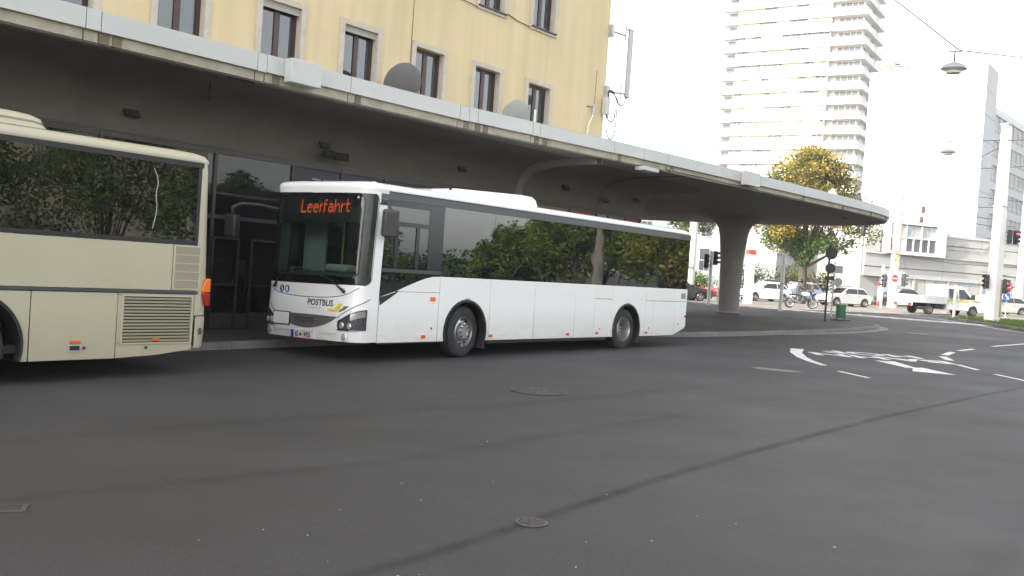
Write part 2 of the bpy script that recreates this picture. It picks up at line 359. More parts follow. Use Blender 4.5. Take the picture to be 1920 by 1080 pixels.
# ---------------------------------------------------------------- pavement island with its kerb stones
KERB = [(-60,2.30),(-14,2.34),(-2,2.40),(0.5,3.0),(3,3.68),(6,4.05),(9,4.40),(13,4.62),(16.5,4.60),(18.6,4.15),(20.2,3.1),(21.2,1.6),(22.3,0.0),(24.3,-2.9),(26.2,-6),(27,-12),(27,-60)]
def resample(pl, step):
    out = []
    for i in range(len(pl)-1):
        a, b = Vector(pl[i]), Vector(pl[i+1]); k = max(1, int((b-a).length/step))
        out += [a+(b-a)*j/k for j in range(k)]
    return out + [Vector(pl[-1])]
def chaikin(pl, n=2):
    pl = [Vector(p) for p in pl]
    for _ in range(n):
        q = [pl[0]]
        for i in range(len(pl)-1): q += [pl[i]*.75+pl[i+1]*.25, pl[i]*.25+pl[i+1]*.75]
        pl = q + [pl[-1]]
    return pl
KP = resample(chaikin(KERB), 1.0); KH = 0.13
rows = []
for p in KP:
    inn = Vector((min(p.x, 12), -13.0 if p.y > -10 else p.y)); row = []
    for j in range(15):
        q = p + (inn-p)*j/14; w = ST(q.x, q.y); row.append((w.x, w.y, terr(w.x, w.y)+KH))
    rows.append(row)
edge = [[r[0] for r in rows], [(p[0], p[1], p[2]-KH-.05) for p in (r[0] for r in rows)]]
pav = MB().grid(rows).grid(edge).build('pavement', m_pave, smooth=True)
tag(pav, 'dark asphalt pavement island under the canopy beside the bus bay', 'pavement', kind='structure')
m_kerb = mat('kerb_granite', (0.17,0.165,0.155), .8, var=.2, scale=2.2, bump=.3, bscale=50)
KD = resample(chaikin(KERB), 0.25); acc = []; L = 0
for i in range(len(KD)-1):
    acc.append((L, KD[i])); L += (KD[i+1]-KD[i]).length
def at_len(x):
    lo = 0
    for i in range(len(acc)-1):
        if acc[i+1][0] >= x:
            a, b = acc[i], acc[i+1]; f = (x-a[0])/max(1e-6, b[0]-a[0]); return a[1]+(b[1]-a[1])*f
    return acc[-1][1]
x = 38.0
while x < 96:
    a, b = at_len(x+.006), at_len(x+.994); m_ = at_len(x+.5)
    t = (b-a).normalized(); nn = Vector((t.y, -t.x))*0.16; h = KH + .006 + rnd.uniform(-.004, .004)
    mb = MB(); seq = [a, m_, b]; out_ = []
    vs = []
    for q in seq:
        for off, hh in ((Vector((0,0)), -.03), (Vector((0,0)), h-.02), (nn*.15, h), (nn, h), (nn, -.03)):
            w = ST(q.x-0, q.y) if off.length == 0 else ST(q.x+off.x, q.y+off.y)
            vs.append((w.x, w.y, terr(w.x, w.y)+hh))
    # push the face 4 mm out so that it stands proud of the pavement edge
    fs = []
    for i in range(2):
        for k in range(4): fs.append((i*5+k, i*5+k+1, (i+1)*5+k+1, (i+1)*5+k))
    fs += [(0,1,2,3,4), (10,14,13,12,11)]
    wv = ST(nn.x, nn.y)-ST(0,0); wv = wv.normalized()*-0.012
    mb.add([(v[0]+wv.x, v[1]+wv.y, v[2]) for v in vs], fs); mb.build('kerb_stone', m_kerb, pav); x += 1.0
gut = []
for i, p in enumerate(KD):
    if not (8 < p.x < 25 and p.y > -3): continue
    t = (KD[min(i+1, len(KD)-1)]-KD[max(i-1, 0)]).normalized(); q = p + Vector((-t.y, t.x))*(0.40 if p.x > 12 else .12+.28*(p.x-8)/4)
    w0, w1 = ST(p.x, p.y), ST(q.x, q.y)
    gut.append([(w0.x, w0.y, terr(w0.x, w0.y)+.005), (w1.x, w1.y, terr(w1.x, w1.y)+.005)])
MB().grid(gut).build('gutter', mat('gutter_concrete', (0.20,0.195,0.185), .85, var=.2, scale=3), road)
# ---------------------------------------------------------------- station building (local x along the front, local y into the building)
bld = thing('station_building', 'yellow rendered station building with stone framed windows above the canopy', 'building', (OX, OY, 0), R(51.3))
def render_mat():
    m = mat('yellow_render', (0.675, 0.56, 0.34), .9, var=.05, scale=.5, bump=.35, bscale=45)
    n = m.node_tree.nodes; l = m.node_tree.links
    tc = n.new('ShaderNodeTexCoord'); mp = n.new('ShaderNodeMapping'); mp.inputs['Scale'].default_value = (2.2, 2.2, .12); l.new(tc.outputs['Object'], mp.inputs[0])
    no = n.new('ShaderNodeTexNoise'); no.inputs['Scale'].default_value = 1.2; no.inputs['Detail'].default_value = 5; l.new(mp.outputs[0], no.inputs[0])
    mr = n.new('ShaderNodeMapRange'); mr.inputs[1].default_value = .35; mr.inputs[2].default_value = .75; mr.inputs[3].default_value = 1.0; mr.inputs[4].default_value = .86; l.new(no.outputs[0], mr.inputs[0])
    b = n['Principled BSDF']; src = b.inputs['Base Color'].links[0].from_socket
    mx = n.new('ShaderNodeMix'); mx.data_type = 'RGBA'; mx.blend_type = 'MULTIPLY'; mx.inputs[0].default_value = 1; l.new(src, mx.inputs[6])
    cc = n.new('ShaderNodeCombineColor'); [l.new(mr.outputs[0], cc.inputs[i]) for i in range(3)]; l.new(cc.outputs[0], mx.inputs[7]); l.new(mx.outputs[2], b.inputs['Base Color'])
    return m
m_yel = render_mat()
m_stone = mat('window_stone', (0.52, 0.47, 0.40), .85, var=.10, scale=5, bump=.2)
m_brown = mat('brown_window_frame', (0.055, 0.028, 0.022), .45, var=.15, scale=4)
m_shut = mat('roller_shutter', (0.42, 0.40, 0.36), .6, var=.05)
g_win = glass('window_glass', (0.035, 0.045, 0.05), 1.9, .12, (.5,.55,.55), wobble=.08)
WS = [-18.30, -15.98, -13.66, -11.25, -8.95, -6.60, -4.31, -1.95]; WW = 1.30
ZF = [(5.50, 7.36), (8.77, 10.62)]
scut = sorted([-60.0, 2.2] + [a+.13 for a in WS] + [a+WW-.13 for a in WS]); zcut = sorted([4.9, 24.0] + [z for a, b in ZF for z in (a+.10, b-.13)])
wm = MB()
def hole(s, z): return any(a+.13 < s < a+WW-.13 for a in WS) and any(p+.1 < z < q-.13 for p, q in ZF)
for i in range(len(scut)-1):
    for j in range(len(zcut)-1):
        a, b, c, d = scut[i], scut[i+1], zcut[j], zcut[j+1]
        if not hole((a+b)/2, (c+d)/2): wm.add([(a,0,c),(b,0,c),(b,0,d),(a,0,d)], [(0,1,2,3)])
RV = .20
for a in WS:
    for p, q in ZF:
        x0, x1, z0, z1 = a+.13, a+WW-.13, p+.10, q-.13
        wm.add([(x0,0,z0),(x0,RV,z0),(x0,RV,z1),(x0,0,z1)], [(0,1,2,3)]); wm.add([(x1,0,z0),(x1,RV,z0),(x1,RV,z1),(x1,0,z1)], [(0,1,2,3)])
        wm.add([(x0,0,z1),(x1,0,z1),(x1,RV,z1),(x0,RV,z1)], [(0,1,2,3)]); wm.add([(x0,0,z0),(x1,0,z0),(x1,RV,z0),(x0,RV,z0)], [(0,1,2,3)])
wm.add([(2.2,0,4.9),(2.2,16,4.9),(2.2,16,24),(2.2,0,24)], [(0,1,2,3)]); wm.add([(-60,0,0),(-60,16,0),(-60,16,24),(-60,0,24)], [(0,1,2,3)])
wm.add([(-60,16,0),(2.2,16,0),(2.2,16,24),(-60,16,24)], [(0,1,2,3)])
wall = wm.build('wall', m_yel, bld)
MB().box(-60.3, 2.5, -.3, 16.3, 24.0, 24.35).build('roof', concrete, bld)
MB().box(-60, 2.19, RV+.9, RV+1.0, 5, 11).build('room_back', mat('dim_room', (0.10,0.10,0.10), .9), bld)
for wi, a in enumerate(WS):
    for fi, (p, q) in enumerate(ZF):
        x0, x1, z0, z1 = a+.13, a+WW-.13, p+.10, q-.13; xm = (x0+x1)/2
        f = MB(); y0, y1 = RV-.055, RV
        for bx in ((x0,x0+.085,z0,z1),(x1-.085,x1,z0,z1),(xm-.07,xm+.07,z0,z1)): f.box(bx[0],bx[1],y0,y1,bx[2],bx[3])
        for bz in ((z0,z0+.10),(z1-.085,z1)): f.box(x0+.085,xm-.07,y0,y1,*bz); f.box(xm+.07,x1-.085,y0,y1,*bz)
        win = f.build('window', m_brown, bld)
        for xa, xb in ((x0+.085, xm-.07), (xm+.07, x1-.085)): MB().box(xa, xb, RV-.028, RV-.018, z0+.1, z1-.085).build('pane', g_win, win)
        sr = MB(); sr.box(a, a+.13, -.045, .0-.001, p, q); sr.box(a+WW-.13, a+WW, -.045, -.001, p, q); sr.box(a+.13, a+WW-.13, -.045, -.001, q-.13, q); sr.box(a+.13, a+WW-.13, -.045, -.001, p, p+.10)
        # stone lines the reveal on the far side
        sr.box(x1-.004, x1-.001, 0, RV-.06, z0, z1)
        sr.build('surround', m_stone, win, bevel=.006)
        if fi == 0 and wi in (3, 4):
            sh = MB(); hgt = .16 if wi == 3 else .15
            for k in range(4): sh.box(x0+.003, x1-.006, .03+.006*(k%2), .06, z1-hgt+k*hgt/4+.003, z1-hgt+(k+1)*hgt/4-.002)
            sh.build('shutter', m_shut, win)
        if fi == 1: MB().box(a+.05, a+WW-.05, -.10, .0, p+.075, p+.105).build('sill', mat('sill_metal', (.06,.05,.045), .5), win)
MB().tube([(-6.63,-.012,5.2),(-6.63,-.012,12)], .009, 6).build('wall_joint', mat('joint_dark', (.22,.16,.08), .9), bld)
MB().tube([(-6.3,-.03,9.25),(-5.6,-.03,8.87),(-5.0,-.03,8.83),(-4.31,-.06,8.78)], .012, 5).tube([(-3.0,-.03,8.92),(-2.5,-.03,8.83),(-1.95,-.05,8.80)], .012, 5).build('wall_cable', wire_black, bld)
# ground floor front: dark glazing in a metal frame, with a dim hall behind it
m_mull = mat('bronze_mullion', (0.045,0.043,0.04), .4, metal=.5, var=.15)
g_dark = glass('hall_glass', (0.012,0.012,0.013), 1.5, .35, (.4,.4,.4))
m_board = mat('hall_board', (0.13,0.12,0.105), .85, var=.2, scale=1.5)
m_blue = mat('dark_blue_panel', (0.022,0.024,0.04), .5, var=.1)
m_redp = mat('red_panel', (0.26,0.025,0.03), .5, var=.15)
m_tanp = mat('tan_panel', (0.20,0.15,0.085), .7, var=.2)
m_greyp = mat('grey_panel', (0.24,0.25,0.25), .6, var=.1)
GX = [-22,-19.5,-17.0,-14.5,-12.03,-10.05,-8.63,-7.24,-5.22,-3.4,-1.58,0.67,2.17,2.85,3.93,4.88]
mm = MB()
for x in GX: mm.box(x-.035, x+.035, -.05, .05, .12, 3.86)
for i in range(len(GX)-1):
    mm.box(GX[i]+.035, GX[i+1]-.035, -.045, .045, 3.76, 3.86); mm.box(GX[i]+.035, GX[i+1]-.035, -.045, .045, 2.42, 2.50)
mm.box(-22, 4.88, -.06, .08, 3.86, 3.905)
mull = mm.build('mullion_frame', m_mull, bld)
for i in range(len(GX)-1):
    a, b = GX[i]+.035, GX[i+1]-.035; c = (a+b)/2
    top = {4: g_dark, 5: m_blue, 6: m_blue, 7: m_blue, 8: m_tanp, 10: m_tanp, 11: m_redp, 12: m_greyp, 13: m_tanp, 14: m_redp}.get(i, g_dark)
    MB().box(a, b, -.012, .012, 2.50, 3.76).build('glass_panel', top, bld)
    low = g_dark
    MB().box(a, b, -.012, .012, .45, 2.42).build('glass_panel', low, bld)
    MB().box(a, b, -.02, .02, .12, .45).build('plinth_panel', mat('plinth_dark', (.03,.03,.03), .7), bld)
zs = MB(); txt(zs, 'ZUSTIEG', .30, lambda x, y: (-9.50+x, -.020, 3.34+y), bold=.004); zs.build('wall_lettering', mat('letter_grey', (.34,.34,.35), .6), bld)
for x0, x1 in ((-11.99,-11.42), (-11.03,-10.35)):
    MB().box(x0, x1, .10, .13, .95, 2.0).build('notice_board', m_board, bld)
    f = MB(); f.box(x0-.05,x0,-.10,-.05,.13,2.05); f.box(x1,x1+.05,-.10,-.05,.13,2.05); f.box(x0,x1,-.10,-.05,2.0,2.05); f.box(x0,x1,-.10,-.05,1.02,1.07)
    f.build('door_frame', mat('frame_grey', (.022,.02,.019), .5, metal=.3), bld)
MB().box(-12.0,-10.1, .02,.05, 1.2, 2.3).build('poster_wall', mat('poster_wall', (.09,.083,.072), .9, var=.15), bld)
hall = MB(); hall.box(-22, 4.7, 5, 5.1, 0, 3.9); hall.box(-22, 4.7, .1, 5, 3.88, 3.9); hall.box(-22, 4.7, .1, 5, .10, .13); hall.box(-22.1,-22, .1, 5, .1, 3.9)
hall.build('hall', mat('hall_inside', (.07,.065,.058), .9), bld)
hw = MB(); q = [(4.90, -.0)] + [(4.90+.55*math.sin(t)-.0, .55-.55*math.cos(t)) for t in (0.3,.6,.9,1.2,1.57)] + [(5.45, 18)]
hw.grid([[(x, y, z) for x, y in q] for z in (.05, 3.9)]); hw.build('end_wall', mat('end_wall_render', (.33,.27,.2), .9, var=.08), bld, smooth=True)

# ---------------------------------------------------------------- canopy
can = thing('canopy', 'long curved concrete canopy with white fascia sweeping out over the pavement on a mushroom column', 'canopy', (OX, OY, 0), R(51.3))
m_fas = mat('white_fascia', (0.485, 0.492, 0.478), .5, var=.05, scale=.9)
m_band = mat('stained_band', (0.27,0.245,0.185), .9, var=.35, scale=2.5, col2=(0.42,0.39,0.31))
m_soff = mat('soffit_plaster', (0.215, 0.20, 0.178), .85, var=.14, scale=.5)  # lighter copy of the coving plaster, bounced street light put into the colour
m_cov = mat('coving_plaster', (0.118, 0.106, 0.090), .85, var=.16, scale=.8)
EDGE = [(-60,2.30),(-24,2.34),(-12,2.42),(-7,2.50),(-4,2.85),(0,3.2),(4,3.5),(9,3.85),(13,4.1),(16,4.25),(18.2,4.2),(20.2,3.75),(21.7,2.6),(22.5,.9),(22.85,-1.5),(22.8,-4.4),(22.3,-8),(21.2,-12),(20,-18)]
EP = chaikin(EDGE, 2)
def off_in(P, k):
    o = []
    for i, p in enumerate(P):
        t = (P[min(i+1,len(P)-1)]-P[max(i-1,0)]).normalized(); o.append(p + Vector((t.y, -t.x))*k)
    return o
L3 = lambda p, z: (p.x, -p.y, z)
ET = 5.45
inn = [Vector((20-18, -18)), Vector((-60, -18))]
body = MB()
p0 = off_in(EP, .10)
top = [L3(p, 5.30) for p in p0] + [(2.0, 18, 5.30), (2.25, 18, 5.30)]
# roof deck: in front of the yellow wall and round the end
deck = MB(); rows = [[L3(p, 5.28), (min(p.x, 14.0) if p.x > 2.2 else p.x, .0 if p.x <= 2.2 else (.0 if p.x < 14 else max(0., -p.y)), 5.28)] for p in p0]
deck.grid(rows); deck.add([(2.2,0,5.281),(14,0,5.281),(14,18,5.281),(2.2,18,5.281)], [(0,1,2,3)]); deck.build('roof_deck', concrete, can)
p1 = off_in(EP, .13); zs_ = 4.955
path = [Vector((-60, 0)), Vector((-24, 0)), Vector((-12,0)), Vector((-4,0)), Vector((2,0)), Vector((4.9, 0))] + [Vector((4.9+.6*math.sin(t), -.6+.6*math.cos(t))) for t in (.3,.6,.9,1.2,1.57)] + [Vector((5.5,-3)), Vector((5.5, -18))]
sof = MB(); rows = [[L3(p, zs_), (min(p.x, 12.0), -min(0.0 if p.x < 12 else min(0, p.y), 0) if p.x > 12 else 0.0, zs_)] for p in p1]
sof.grid(rows); sof.add([(5.0,0,zs_-.001),(12,0,zs_-.001),(12,18,zs_-.001),(5.0,18,zs_-.001)], [(0,1,2,3)])
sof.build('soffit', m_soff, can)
prof = [(0,3.905),(.015,4.1),(.06,4.3),(.17,4.5),(.36,4.68),(.64,4.81),(1.0,4.89),(1.5,4.935),(2.0,4.952)]
cov = []
for o_, z in prof:
    kq = off_in(path, -o_ if True else 0); cov.append([L3(p, z - (.004 if o_ > 1.9 else 0)) for p in kq])
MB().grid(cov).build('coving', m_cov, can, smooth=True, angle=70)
# fascia pieces
cum = [0.0]
for i in range(len(EP)-1): cum.append(cum[-1]+(EP[i+1]-EP[i]).length)
def s_to_len(s):
    for i in range(len(EP)-1):
        if EP[i].x <= s <= EP[i+1].x: return cum[i] + (cum[i+1]-cum[i])*(s-EP[i].x)/(EP[i+1].x-EP[i].x)
def at_e(L_):
    L_ = max(0, min(cum[-1]-1e-4, L_))
    for i in range(len(EP)-1):
        if cum[i+1] >= L_:
            f = (L_-cum[i])/(cum[i+1]-cum[i]); t = (EP[i+1]-EP[i]).normalized(); return EP[i].lerp(EP[i+1], f), t
J = [s_to_len(s) for s in (-30,-25,-22,-19,-16.08,-15.83,-12.86,-12.65,-10.62,-7.4,-7.1,-6.8,-4.93,-4.67,-1.7,-.3,.88,3.95,6.4,9.65,12.95,16.0,18.2)]
while J[-1] < cum[-1]-3: J.append(J[-1]+2.2)
def strip(a, b, o0, o1, z0, z1, g=.008):
    n = max(2, int((b-a)/.35)); rows = []
    for k in range(n+1):
        p, t = at_e(a+g+(b-a-2*g)*k/n); nn = Vector((t.y, -t.x))
        rows.append([L3(p+nn*o0, z0), L3(p+nn*o0, z1), L3(p+nn*o1, z1), L3(p+nn*o1, z0), L3(p+nn*o0, z0)])
    m_ = MB().grid(rows); m_.f.append((0,1,2,3)); m_.mi.append(0); q = n*5; m_.f.append((q,q+1,q+2,q+3)); m_.mi.append(0); return m_
for i in range(len(J)-1):
    a, b = J[i], J[i+1]
    dz = rnd.uniform(-.006, .006)
    strip(a, b, 0, .05, 5.13+dz, ET+dz).build('fascia_panel', m_fas, can)
    lo = 4.955 + (rnd.uniform(0, .05) if a > s_to_len(-.5) else 0)
    strip(a, b, .075, .125, lo, 5.128, g=.012).build('edge_band', m_band, can)
    if rnd.random() < .75:
        c = a + rnd.uniform(.05, .3); strip(c, c+.16, .06, .13, 4.95, 5.128, .0).build('band_bracket', mat('band_stain', (.16,.14,.10), .9, var=.3), can)
strip(J[0]-30, J[-1]+3, .14, .20, 4.94, 5.29, 0).build('edge_beam', concrete, can)
# spout boxes on the fascia
for s, w in ((-11.9, .72), (5.55, .9)):
    p, t = at_e(s_to_len(s)); a = math.atan2(-t.y, t.x); X = Matrix.Translation((p.x, -p.y, 0)) @ Matrix.Rotation(a, 4, 'Z')
    MB().box(-w/2, w/2, -.22, -.002, 5.02, 5.47, X=X).build('fascia_box', m_fas, can, bevel=.012)
p, t = at_e(s_to_len(19.8)+1.9); MB().box(-.3,.5,-.35,-.002,5.1,5.45, X=Matrix.Translation((p.x,-p.y,0)) @ Matrix.Rotation(math.atan2(-t.y,t.x),4,'Z')).build('fascia_box', m_fas, can, bevel=.012)
# cantilever rib and a movement joint under the slab
def rib(s, w, dep, d_out, name, m_):
    pr = [(o_, z) for o_, z in prof] + [(d_out, 4.952)]; vs = []; mb = MB(); rows = []
    for o_, z in pr:
        k = dep*min(1, .35+o_); rows.append([(s-w/2, -o_-.0, z+.02), (s-w/2, -o_-k*.3, z-k), (s+w/2, -o_-k*.3, z-k), (s+w/2, -o_, z+.02)])
    return mb.grid(rows).build(name, m_, can, smooth=True, angle=50)
rib(-1.95, .30, .16, 2.75, 'rib', mat('rib_plaster', (.20,.19,.175), .85, var=.1, scale=.8)); rib(2.2, .03, .03, 3.2, 'joint_strip', dark_grey)
MB().box(-.42,.38,-3.28,-2.95,4.83,4.935).build('broken_end', m_fas, can, bevel=.01)
# mushroom column
cb = ST(17.7, -2.6); zc = terr(cb.x, cb.y)+KH
cpr = [(.50, zc-.1), (.50, zc+.02), (.475, zc+.06), (.49, 1.6), (.54, 2.9), (.60, 3.6), (.65, 4.05), (.72, 4.35), (.85, 4.56), (1.08, 4.73), (1.4, 4.85), (1.9, 4.93), (2.3, 4.953)]
MB().lathe(cpr, 40, Matrix.Translation((17.7, 2.6, 0)), cap=False).build('column', mat('column_concrete', (.25,.235,.21), .8, var=.1, scale=.8, bump=.1), can, smooth=True, angle=50)
MB().lathe([(.54, zc-.02), (.54, zc+.05), (.50, zc+.06)], 40, Matrix.Translation((17.7, 2.6, 0)), cap=False).build('column_foot', concrete, can)
m_vent = mat('vent_dark', (.02,.02,.02), .7)
def on_cov(z):
    for (a, za), (b, zb) in zip(prof, prof[1:]):
        if za <= z <= zb: return a+(b-a)*(z-za)/(zb-za)
for s, z in ((-13.97,4.3),(-9.28,4.36),(-4.58,4.40),(.16,4.43),(4.3,4.45)):
    o_ = on_cov(z); X = Matrix.Translation((s, -o_-.015, z)) @ Matrix.Rotation(R(-32), 4, 'X')
    v = MB(); v.box(-.15,.15,-.02,.02,-.13,.13,X=X); g = v.build('soffit_vent', m_vent, can)
    sl = MB()
    for k in range(6): sl.box(-.14,.14,-.03,-.021,-.12+k*.042,-.105+k*.042,X=X)
    sl.build('slat', dark_grey, g)
for s, d in ((-13.0,2.15),(7.2,3.4),(17.3,2.7)): MB().box(s-.28,s+.28,-d-.03,-d+.03,4.925,4.95).build('slot_light', m_vent, can)
t_ = MB(); t_.tube([(-13.1,-1.3,4.95),(-13.1,-1.3,4.62)], .014, 6); t_.ball((-13.1,-1.3,4.60), .03); t_.build('hanging_hook', wire_black, can)
strip(s_to_len(-60)+.1, cum[-1]-.2, .02, .05, 5.455, 5.462, 0).build('roof_trim', m_fas, can)
# floodlight and camera on the coving
fl = thing('floodlight', 'black twin floodlight fixed to the wall above the glazing behind the white bus', 'floodlight', ST(-9.12,.10,4.15), R(51.3))
MB().box(-.04,.04,-.16,0,-.02,.06).build('bracket', black_plastic, fl)
for x, a in ((-.22, 20), (.22, -25)): MB().box(-.17,.17,-.14,.0,-.09,.07, X=Matrix.Translation((x,-.16,-.02)) @ Matrix.Rotation(R(a),4,'Z') @ Matrix.Rotation(R(18),4,'X')).build('lamp_head', black_plastic, fl, bevel=.012)
cm_ = thing('security_camera', 'small black security camera on the coving above the red panels', 'security camera', ST(2.6,.08,4.2), R(51.3))
MB().box(-.03,.03,-.12,0,-.03,.03).build('bracket', black_plastic, cm_); MB().box(-.06,.06,-.32,-.08,-.05,.05, X=Matrix.Rotation(R(-15),4,'X') @ Matrix.Rotation(R(-60),4,'Z')).build('camera_body', black_plastic, cm_, bevel=.01)
# satellite dishes on the canopy roof
def dish(s, d, zc, r, m_, label, tilt, yaw):
    p = ST(s, d, 5.28); t = thing('satellite_dish', label, 'satellite dish', p, R(51.3))
    X = Matrix.Translation((0,0,zc-5.28)) @ Matrix.Rotation(R(yaw),4,'Z') @ Matrix.Rotation(R(90-tilt),4,'X')
    MB().lathe([(r*k/8, .22*r*(k/8)**2) for k in range(9)] + [(r*1.015, .22*r+.012), (r, .215*r-.012)] + [(r*k/8, .22*r*(k/8)**2-.014) for k in range(7,-1,-1)], 36, X, cap=False).build('reflector', m_, t, smooth=True)
    MB().tube([(0,.12,0),(0,.12,zc-5.28)], .03, 8).build('mast', galv, t)
    a = MB(); e = X @ Vector((0, -r*.05, r*1.05)); a.tube([X @ Vector((0,-r*.95,.2*r)), e], .014, 6); a.ball(e, .045); a.build('feed_arm', galv, t)
dish(-7.58, .85, 5.98, .50, mat('dish_grey', (.14,.135,.135), .5, var=.1), 'dark grey satellite dish on the canopy roof below the third window', 25, 168)
dish(-3.28, .85, 5.98, .42, mat('dish_light', (.36,.37,.35), .5, var=.1), 'pale grey satellite dish on the canopy roof below the last window', 25, 165)
pv = thing('vent_pipe', 'short white vent pipe standing on the canopy roof beside the pale dish', 'vent pipe', ST(-2.55,.9,5.28)); MB().tube([(0,0,0),(0,0,.98)], .032, 10).build('pipe', white_coat, pv)
# mobile phone antenna on the corner
an = thing('mobile_antenna', 'tall grey panel antenna on brackets at the corner of the yellow building', 'antenna', (OX, OY, 0), R(51.3))
m_ant = mat('antenna_grey', (.45,.46,.45), .5, var=.06)
X = Matrix.Translation((3.32,-.12,8.85)) @ Matrix.Rotation(R(0),4,'Y')
MB().box(-.10,.10,-.06,.06,-1.14,1.14,X=X).build('panel', m_ant, an, bevel=.03)
br = MB(); br.tube([(2.2,-.06,9.68),(3.0,-.12,9.70)], .035, 8); br.tube([(3.0,-.12,9.55),(3.0,-.12,10.05)], .03, 8); br.tube([(3.0,-.12,9.95),(3.3,-.12,9.90)], .025, 8); br.box(2.16,2.30,-.14,.02,9.50,9.88)
br.tube([(2.2,-.06,7.72),(3.2,-.12,7.82)], .035, 8); br.tube([(2.95,-.12,7.6),(2.95,-.12,8.1)], .025, 8); br.box(2.12,2.30,-.12,.02,7.5,7.9); br.build('bracket', galv, an)
MB().box(2.0,2.22,-.22,-.06,6.95,7.5).build('junction_box', mat('box_grey', (.5,.5,.48), .5), an, bevel=.015)
cb_ = MB(); 
def loop(pts, r=.018):
    q = chaikin([Vector(p).to_2d() for p in [(p[0], p[1]) for p in pts]], 3); cb_.tube([(p.x, -.14, p.y) for p in q], r, 6)
loop([(3.25,7.75),(3.1,7.35),(2.75,7.45),(2.45,7.8),(2.2,7.75),(2.25,7.5)]); loop([(2.3,7.75),(2.75,7.6),(2.75,6.9),(2.7,6.35),(2.45,6.15),(2.2,6.4),(2.15,6.95)]); loop([(3.3,7.72),(3.2,7.25),(2.9,7.3),(2.7,7.6)], .014); loop([(2.2,6.95),(2.3,6.75),(2.62,6.8),(2.66,7.2)], .02)
cb_.build('cable', wire_black, an)
wa = thing('whip_antenna', 'thin whip antenna on a bent white tube against the yellow wall', 'antenna', (OX, OY, 0), R(51.3))
MB().tube([(1.28,-.05,5.3),(1.28,-.06,6.45),(1.5,-.08,6.85)], .022, 8).build('tube', white_coat, wa)
b_ = MB(); b_.tube([(1.5,-.08,6.85),(1.52,-.08,7.2)], .04, 8); b_.tube([(1.2,0,7.08),(1.5,-.08,7.12)], .025, 6); b_.build('bracket', galv, wa); MB().tube([(1.52,-.08,7.2),(1.55,-.08,8.25)], .008, 5).build('whip', wire_black, wa)
# ---------------------------------------------------------------- wheels shared by buses and cars
def wheel(parent, X, r, w, rim_r, rim_m, kind='bus', name='wheel', dish=.02):
    """lathe about local z, outer face at +z; X maps it to the vehicle"""
    q = [(rim_r*.98, -w*.5), (r*.90, -w*.5), (r*.985, -w*.40), (r, -w*.25), (r, w*.25), (r*.985, w*.40), (r*.93, w*.48), (rim_r*1.06, w*.50), (rim_r*.98, w*.46)]
    t = MB().lathe(q, 32, X, cap=False).build(name, rubber, parent, smooth=True, angle=40)
    if kind == 'front':
        pr = [(rim_r, w*.46), (rim_r*.97, w*.50), (rim_r*.93, w*.42), (rim_r*.90, w*.20), (rim_r*.62, w*.30), (rim_r*.58, w*.52), (rim_r*.40, w*.56), (rim_r*.38, w*.50), (.001, w*.50)]
    elif kind == 'rear':
        pr = [(rim_r, w*.46), (rim_r*.97, w*.50), (rim_r*.92, w*.40), (rim_r*.88, -w*.25), (rim_r*.55, -w*.30), (rim_r*.48, -w*.05), (rim_r*.30, -w*.02), (.001, -w*.02)]
    else:
        pr = [(rim_r, w*.46), (rim_r*.96, w*.50), (rim_r*.90, w*.36), (rim_r*.86, w*.16), (.001, w*.16)]
    rim = MB().lathe(pr, 28, X, cap=False).build('rim', rim_m, t, smooth=True, angle=35)
    if kind in ('front', 'rear'):
        hb = MB(); z = w*.565 if kind == 'front' else -w*.02
        for k in range(10):
            a = 2*PI*k/10; rr = rim_r*(.49 if kind == 'front' else .40); hb.lathe([(.018,0),(.018,.03),(.012,.036),(.001,.036)], 6, X @ Matrix.Translation((rr*math.cos(a), rr*math.sin(a), z-.012)), cap=False)
        tag(hb.build('wheel_nut', mat('nut_dark', (.1,.1,.1), .4, metal=.7), t), kind='stuff')
        hb = MB()
        for k in range(10):
            a = 2*PI*(k+.5)/10; rr = rim_r*.80; hb.lathe([(.032,0),(.032,.012),(.001,.012)], 10, X @ Matrix.Translation((rr*math.cos(a), rr*math.sin(a), w*.245 if kind == 'front' else -w*.27)) , cap=False)
        tag(hb.build('hand_hole', black_plastic, t), kind='stuff')
    else:
        sp_ = MB(); ns = 5 if kind == 'alloy' else 7
        for k in range(ns):
            S = X @ Matrix.Rotation(2*PI*k/ns, 4, 'Z'); sp_.add([S @ Vector(p) for p in ((rim_r*.14,-rim_r*.16,w*.42),(rim_r*.93,-rim_r*.10,w*.40),(rim_r*.93,rim_r*.10,w*.40),(rim_r*.14,rim_r*.16,w*.42),(rim_r*.14,-rim_r*.16,w*.3),(rim_r*.93,-rim_r*.10,w*.3),(rim_r*.93,rim_r*.10,w*.3),(rim_r*.14,rim_r*.16,w*.3))], [(0,1,2,3),(0,4,5,1),(2,6,7,3),(1,5,6,2)])
        sp_.lathe([(rim_r*.2, w*.3), (rim_r*.2, w*.43), (.001, w*.45)], 12, X, cap=False)
        sp_.build('spoke', rim_m, t)
        MB().lathe([(rim_r*.86, w*.17), (.001, w*.175)], 20, X, cap=False).build('brake', black_plastic, t)
    return t
m_rim = mat('steel_rim', (.40,.40,.40), .38, metal=.85, var=.2, scale=8)

